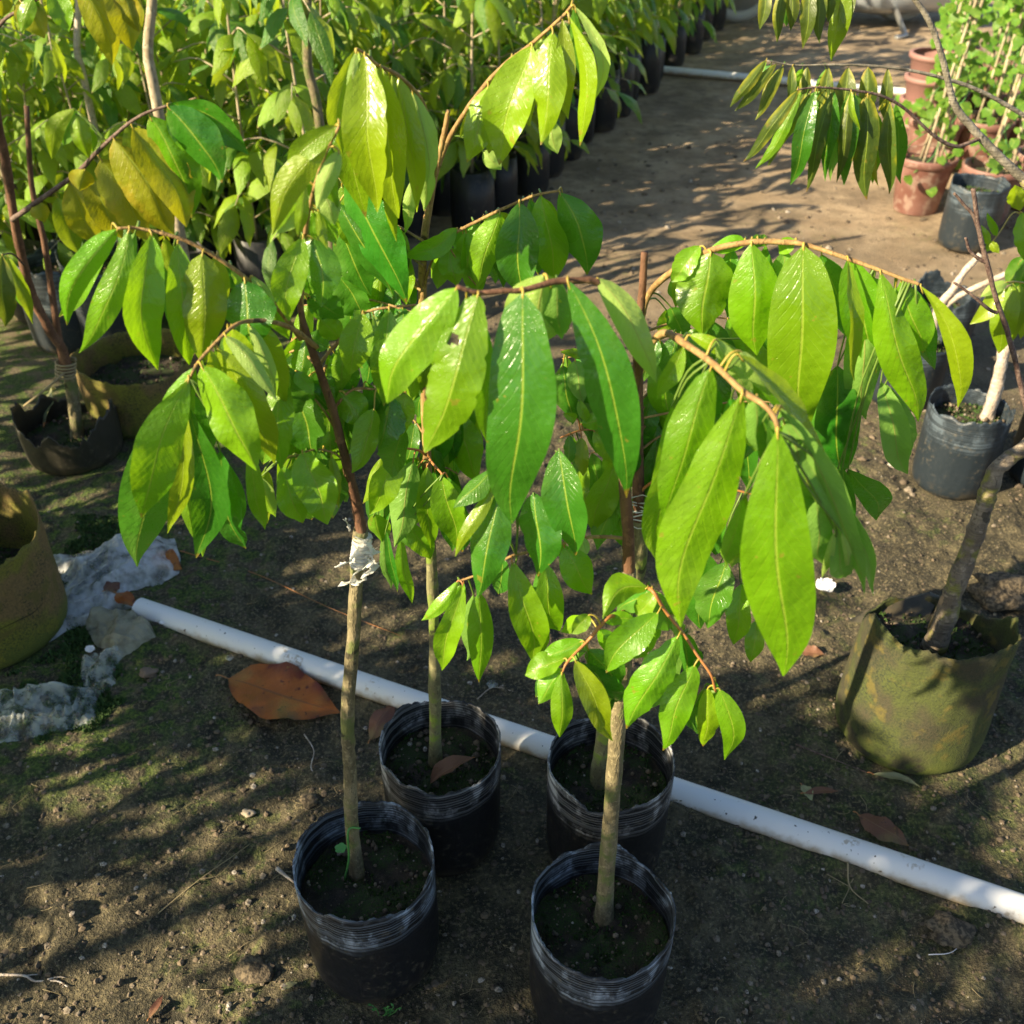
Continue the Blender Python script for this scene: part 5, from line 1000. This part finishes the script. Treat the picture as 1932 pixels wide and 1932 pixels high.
protos_d = [plant_proto(2, 300 + k, True) for k in range(6)]; protos_s = [plant_proto(2, 320 + k, False) for k in range(6)]
used = set(); spots = []
y = 3.25; row = 0
while y < 9.6:
    xr = -.12 + (y - 3.9) * .385; xl = -(y * .809 + .8) * .56 - .15; x = xr - .06
    if y < 3.9: xr = -.62; x = xr
    c_ = 0
    while x > xl:
        spots.append((x + random.uniform(-.03, .03), y + random.uniform(-.03, .03), row, c_)); x -= .25 if y < 6.5 else .34; c_ += 1
    y += .26 if y < 6.5 else .42; row += 1
ORD = 'first second third fourth fifth sixth seventh eighth ninth tenth eleventh twelfth thirteenth fourteenth fifteenth sixteenth seventeenth eighteenth nineteenth twentieth twenty-first twenty-second twenty-third twenty-fourth last'.split()
for (x, y, row, c_) in spots:
    det = y < 4.9; pr = protos_d if det else protos_s; k = random.randrange(6); key = (det, k)
    if key in used: o = copy_tree(pr[k])
    else: o = pr[k]; used.add(key)
    o.location = (x, y, 0); o.rotation_euler = (0, 0, random.random() * 6.28); s_ = random.uniform(.9, 1.2) * (1.15 if c_ == 0 else 1); o.scale = (s_, s_, s_ * random.uniform(.9, 1.15))
    if c_ == 0: lb, gp = ORD[min(row, 24)] + ' bagged seedling of the line edging the path, counted away from the camera', 'outer seedlings along the path'
    elif row < 2: lb, gp = ORD[c_] + ' bagged seedling from the path end in the ' + ('front' if row == 0 else 'second') + ' row of the nursery block', 'front row seedlings'
    else: lb, gp = 'bagged green seedling packed inside the nursery block', 'seedlings packed in the nursery block'
    tag(o, lb, 'seedling', gp)
for det, pr in ((True, protos_d), (False, protos_s)):
    for k in range(6):
        if (det, k) not in used:
            for ch in list(pr[k].children): bpy.data.objects.remove(ch)
            bpy.data.objects.remove(pr[k])
# taller saplings standing in front of the block: thin bare trunks
def tall(px0, py0, px1, py1, Y_, r, label, mat, seed):
    b = P(px0, py0, Y_); e = P(px1, py1, Y_); b2 = np.array((b[0] + (b[0] - e[0]) * .1, Y_, 0.)); top = e + (e - b) * .6
    t = thing('tall_stake', b2, label, 'stake', 'tall thin trunks among the seedlings')
    C = crom([b2, b + np.array((.01, 0, 0)), (b + e) / 2 + np.array((-.012, 0, 0)), e, top], 7); tv, tf, tu = tube(C, np.linspace(r, r * .75, len(C)), 10, .06, seed); mk('pole', tv, tf, mat, t, b2, uv=tu)
tall(289, 195, 287, 0, 2.9, .016, 'thick pale brown stake standing among seedlings behind the yellow leaves', CANE, 1)
tall(597, 240, 580, 0, 3.0, .015, 'greenish grey trunk left of the topmost leaf bunch', BARK, 2)
tall(158, 175, 148, 10, 3.3, .012, 'thin pale trunk at upper left near the yellow leaves', BARKP, 3)

# ------------------------------------------------------------------ parked scooter far behind
sx0, sy0 = atg(1390, 42); S = thing('motor_scooter', (sx0 + .5, sy0, 0), 'silver motor scooter parked on the far side of the path', 'scooter')
def wheel(cx, cy, r):
    V = []; Fc = []; n = 40; m = 10; cz = r
    for i in range(n):
        a = 6.283 * i / n
        for j in range(m):
            b = 6.283 * j / m; rr = r - .045 + .045 * math.cos(b); V.append((cx + rr * math.cos(a), cy + .045 * math.sin(b), cz + rr * math.sin(a)))
    for i in range(n):
        for j in range(m): Fc.append((i * m + j, i * m + (j + 1) % m, ((i + 1) % n) * m + (j + 1) % m, ((i + 1) % n) * m + j))
    wh = mk('wheel', V, Fc, TYRE, S, (cx, cy, cz)); mb = MB(); V, Fc = lathe_rings(0, 0, [(.001, -.02), (r - .085, -.03), (r - .085, .03), (.001, .02)], 28); mb.add(V[:, [0, 2, 1]] + np.array((cx, cy, cz)), Fc)
    C = [(cx + (r - .09) * math.cos(a), cy, cz + (r - .09) * math.sin(a)) for a in np.linspace(0, 6.283, 33)]; tv, tf, _ = tube(C, .016, 6); mb.add(tv, tf)
    for k in range(6):
        a = k * 6.283 / 6; tv, tf, _ = tube([(cx, cy, cz), (cx + (r - .09) * math.cos(a), cy, cz + (r - .09) * math.sin(a))], .012, 5); mb.add(tv, tf)
    V, Fc = lathe_rings(0, 0, [(.001, -.04), (.05, -.04), (.05, .04), (.001, .04)], 16); V = V[:, [0, 2, 1]] + np.array((cx, cy, cz)); mb.add(V, Fc); mb.build('rim', RIMM, wh, (cx, cy, cz))
wheel(sx0, sy0, .27); wheel(sx0 + 1.25, sy0 + .02, .26)
def loft(secs, name, mat, parent, n=16):
    "body from oval sections (x, z centre, half width, half height)"
    V = []; Fc = []
    for (x, z, wy, hz) in secs:
        for j in range(n):
            a = 6.283 * j / n; ca, sa = math.cos(a), math.sin(a); V.append((sx0 + x, sy0 + wy * np.sign(ca) * abs(ca) ** .7, z + hz * np.sign(sa) * abs(sa) ** .7))
    for i in range(len(secs) - 1):
        for j in range(n): Fc.append((i * n + j, i * n + (j + 1) % n, (i + 1) * n + (j + 1) % n, (i + 1) * n + j))
    Fc += [tuple(range(n))[::-1], tuple((len(secs) - 1) * n + j for j in range(n))]; return mk(name, V, Fc, mat, parent, (sx0 + secs[0][0], sy0, secs[0][1]))
loft([(.34, .22, .10, .05), (.45, .22, .20, .07), (.75, .22, .22, .07), (.95, .30, .20, .12), (1.15, .52, .18, .16), (1.55, .62, .13, .10), (1.75, .66, .05, .05)], 'body', GREYP, S)
loft([(.30, .45, .16, .30), (.36, .50, .22, .38), (.42, .50, .20, .36)], 'leg_shield', GREYP, S); loft([(.62, .26, .02, .10), (.66, .28, .36, .17), (1.0, .27, .42, .19), (1.5, .30, .42, .20), (1.62, .34, .2, .12)], 'side_panel', GREYP, S); loft([(-.22, .42, .02, .02), (-.1, .56, .06, .04), (.05, .58, .07, .04), (.22, .48, .06, .05)], 'front_fender', GREYP, S)
loft([(.85, .76, .10, .04), (1.0, .80, .15, .05), (1.4, .82, .14, .05), (1.6, .84, .08, .03)], 'seat', SEATM, S)
loft([(.60, .15, .14, .06), (.95, .17, .15, .08), (1.1, .22, .12, .09), (1.4, .26, .08, .06)], 'engine', DARKP, S)
mb = MB(); 
for s_ in (-1, 1): tv, tf, _ = tube([(sx0 + .28, sy0, .85), (sx0 + .30, sy0 + .15 * s_, .98), (sx0 + .38, sy0 + .32 * s_, 1.0)], .014, 6); mb.add(tv, tf)
tv, tf, _ = tube([(sx0, sy0, .27), (sx0 + .14, sy0, .55), (sx0 + .28, sy0, .9)], .025, 8); mb.add(tv, tf); mb.build('handlebar', DARKP, S, (sx0 + .28, sy0, .9))
tv, tf, tu = tube([(sx0 + 1.05, sy0 - .1, .3), (sx0 + 1.10, sy0 - .62, .02), (sx0 + 1.02, sy0 - .66, .01)], .022, 6); mk('kickstand', tv, tf, RIMM, S, (sx0 + .85, sy0 - .1, .2))
V, Fc = lathe_rings(0, 0, [(.001, -.02), (.06, -.015), (.08, .03), (.06, .06)], 16); V = V[:, [2, 0, 1]] * np.array((-1, 1, 1)) + np.array((sx0 + .28, sy0, .80)); mk('headlight', V, Fc, RIMM, S, (sx0 + .28, sy0, .8))

# ------------------------------------------------------------------ unseen leafy trees added at left, crowns shaped to shade the foreground
def shade_tree(x, y, z0, z1, rx, ry, n, label, seed):
    rg = np.random.RandomState(seed); t = thing('unseen_shade_tree', (x, y, 0), label, 'tree', 'unseen trees added to shade the ground')
    C = crom([(x, y, 0), (x + .03, y, z0 * .6), (x - .02, y + .02, (z0 + z1) / 2), (x, y, z1 - .1)], 6); tv, tf, tu = tube(C, np.linspace(.03, .008, len(C)), 8, .1, seed); mk('trunk', tv, tf, BARK, t, (x, y, 0), uv=tu)
    mb = MB()
    for i in range(n):
        while True:
            p = rg.rand(3) * 2 - 1
            if p.dot(p) < 1: break
        if vnoise(p[0] * 2.2 + seed, p[1] * 2 + p[2] * 2.4, seed) < -.10: continue
        c = np.array((x + p[0] * rx, y + p[1] * ry, (z0 + z1) / 2 + p[2] * (z1 - z0) / 2)); me, V, Fc, U = LEAFM[rg.randint(6)]
        L = .12 + .08 * rg.rand(); mb.add((V * L) @ rotm(rg.rand() * 6.28, -.1 + .6 * rg.rand(), rg.rand() - .5).T + c, Fc, 0, U)
    o = mb.build('crown', LG, t, (x, y, z0)); o['kind'] = 'stuff'
k = 0
for (x, y, z0, z1, rx, ry, n) in [
        (-1.85, -.62, .80, 1.70, .40, .42, 520), (-1.85, -.05, 1.02, 1.66, .38, .40, 380), (-2.0, .62, .1, 1.35, .36, .40, 380), (-2.1, 1.30, .1, 1.30, .40, .42, 330),
        (-2.3, 2.05, .1, 1.35, .42, .45, 300), (-1.95, -1.35, .5, 2.1, .45, .48, 480), (-3.0, -1.0, 1.75, 2.4, .5, .55, 300), (-3.05, -.35, 1.75, 2.35, .45, .50, 280), (-3.0, .4, 1.1, 2.25, .45, .50, 300), (-2.9, 1.25, 1.0, 2.1, .45, .5, 280), (-3.0, 2.2, .9, 2.0, .45, .5, 240), (-2.7, 3.0, .3, 1.5, .45, .5, 200)]:
    k += 1; shade_tree(x, y, z0, z1, rx, ry, n, ['broad unseen shade tree nearest the camera on its left side', 'low unseen shade tree beside the tall mossy bag, outside the view', 'unseen shade tree behind the camera on the left', 'slim unseen shade tree right behind the camera', 'tallest unseen shade tree far behind on the left', 'tall unseen shade tree in the middle of the far left row', 'tall unseen shade tree level with the camera in the far row', 'unseen shade tree closest behind the camera', 'unseen shade tree at the front end of the far left row', 'unseen shade tree fifth in the far left row', 'unseen shade tree sixth in the far left row', 'unseen shade tree at the northern end of the far left row', 'unseen shade tree beside the nursery block corner'][k - 1], 400 + k)
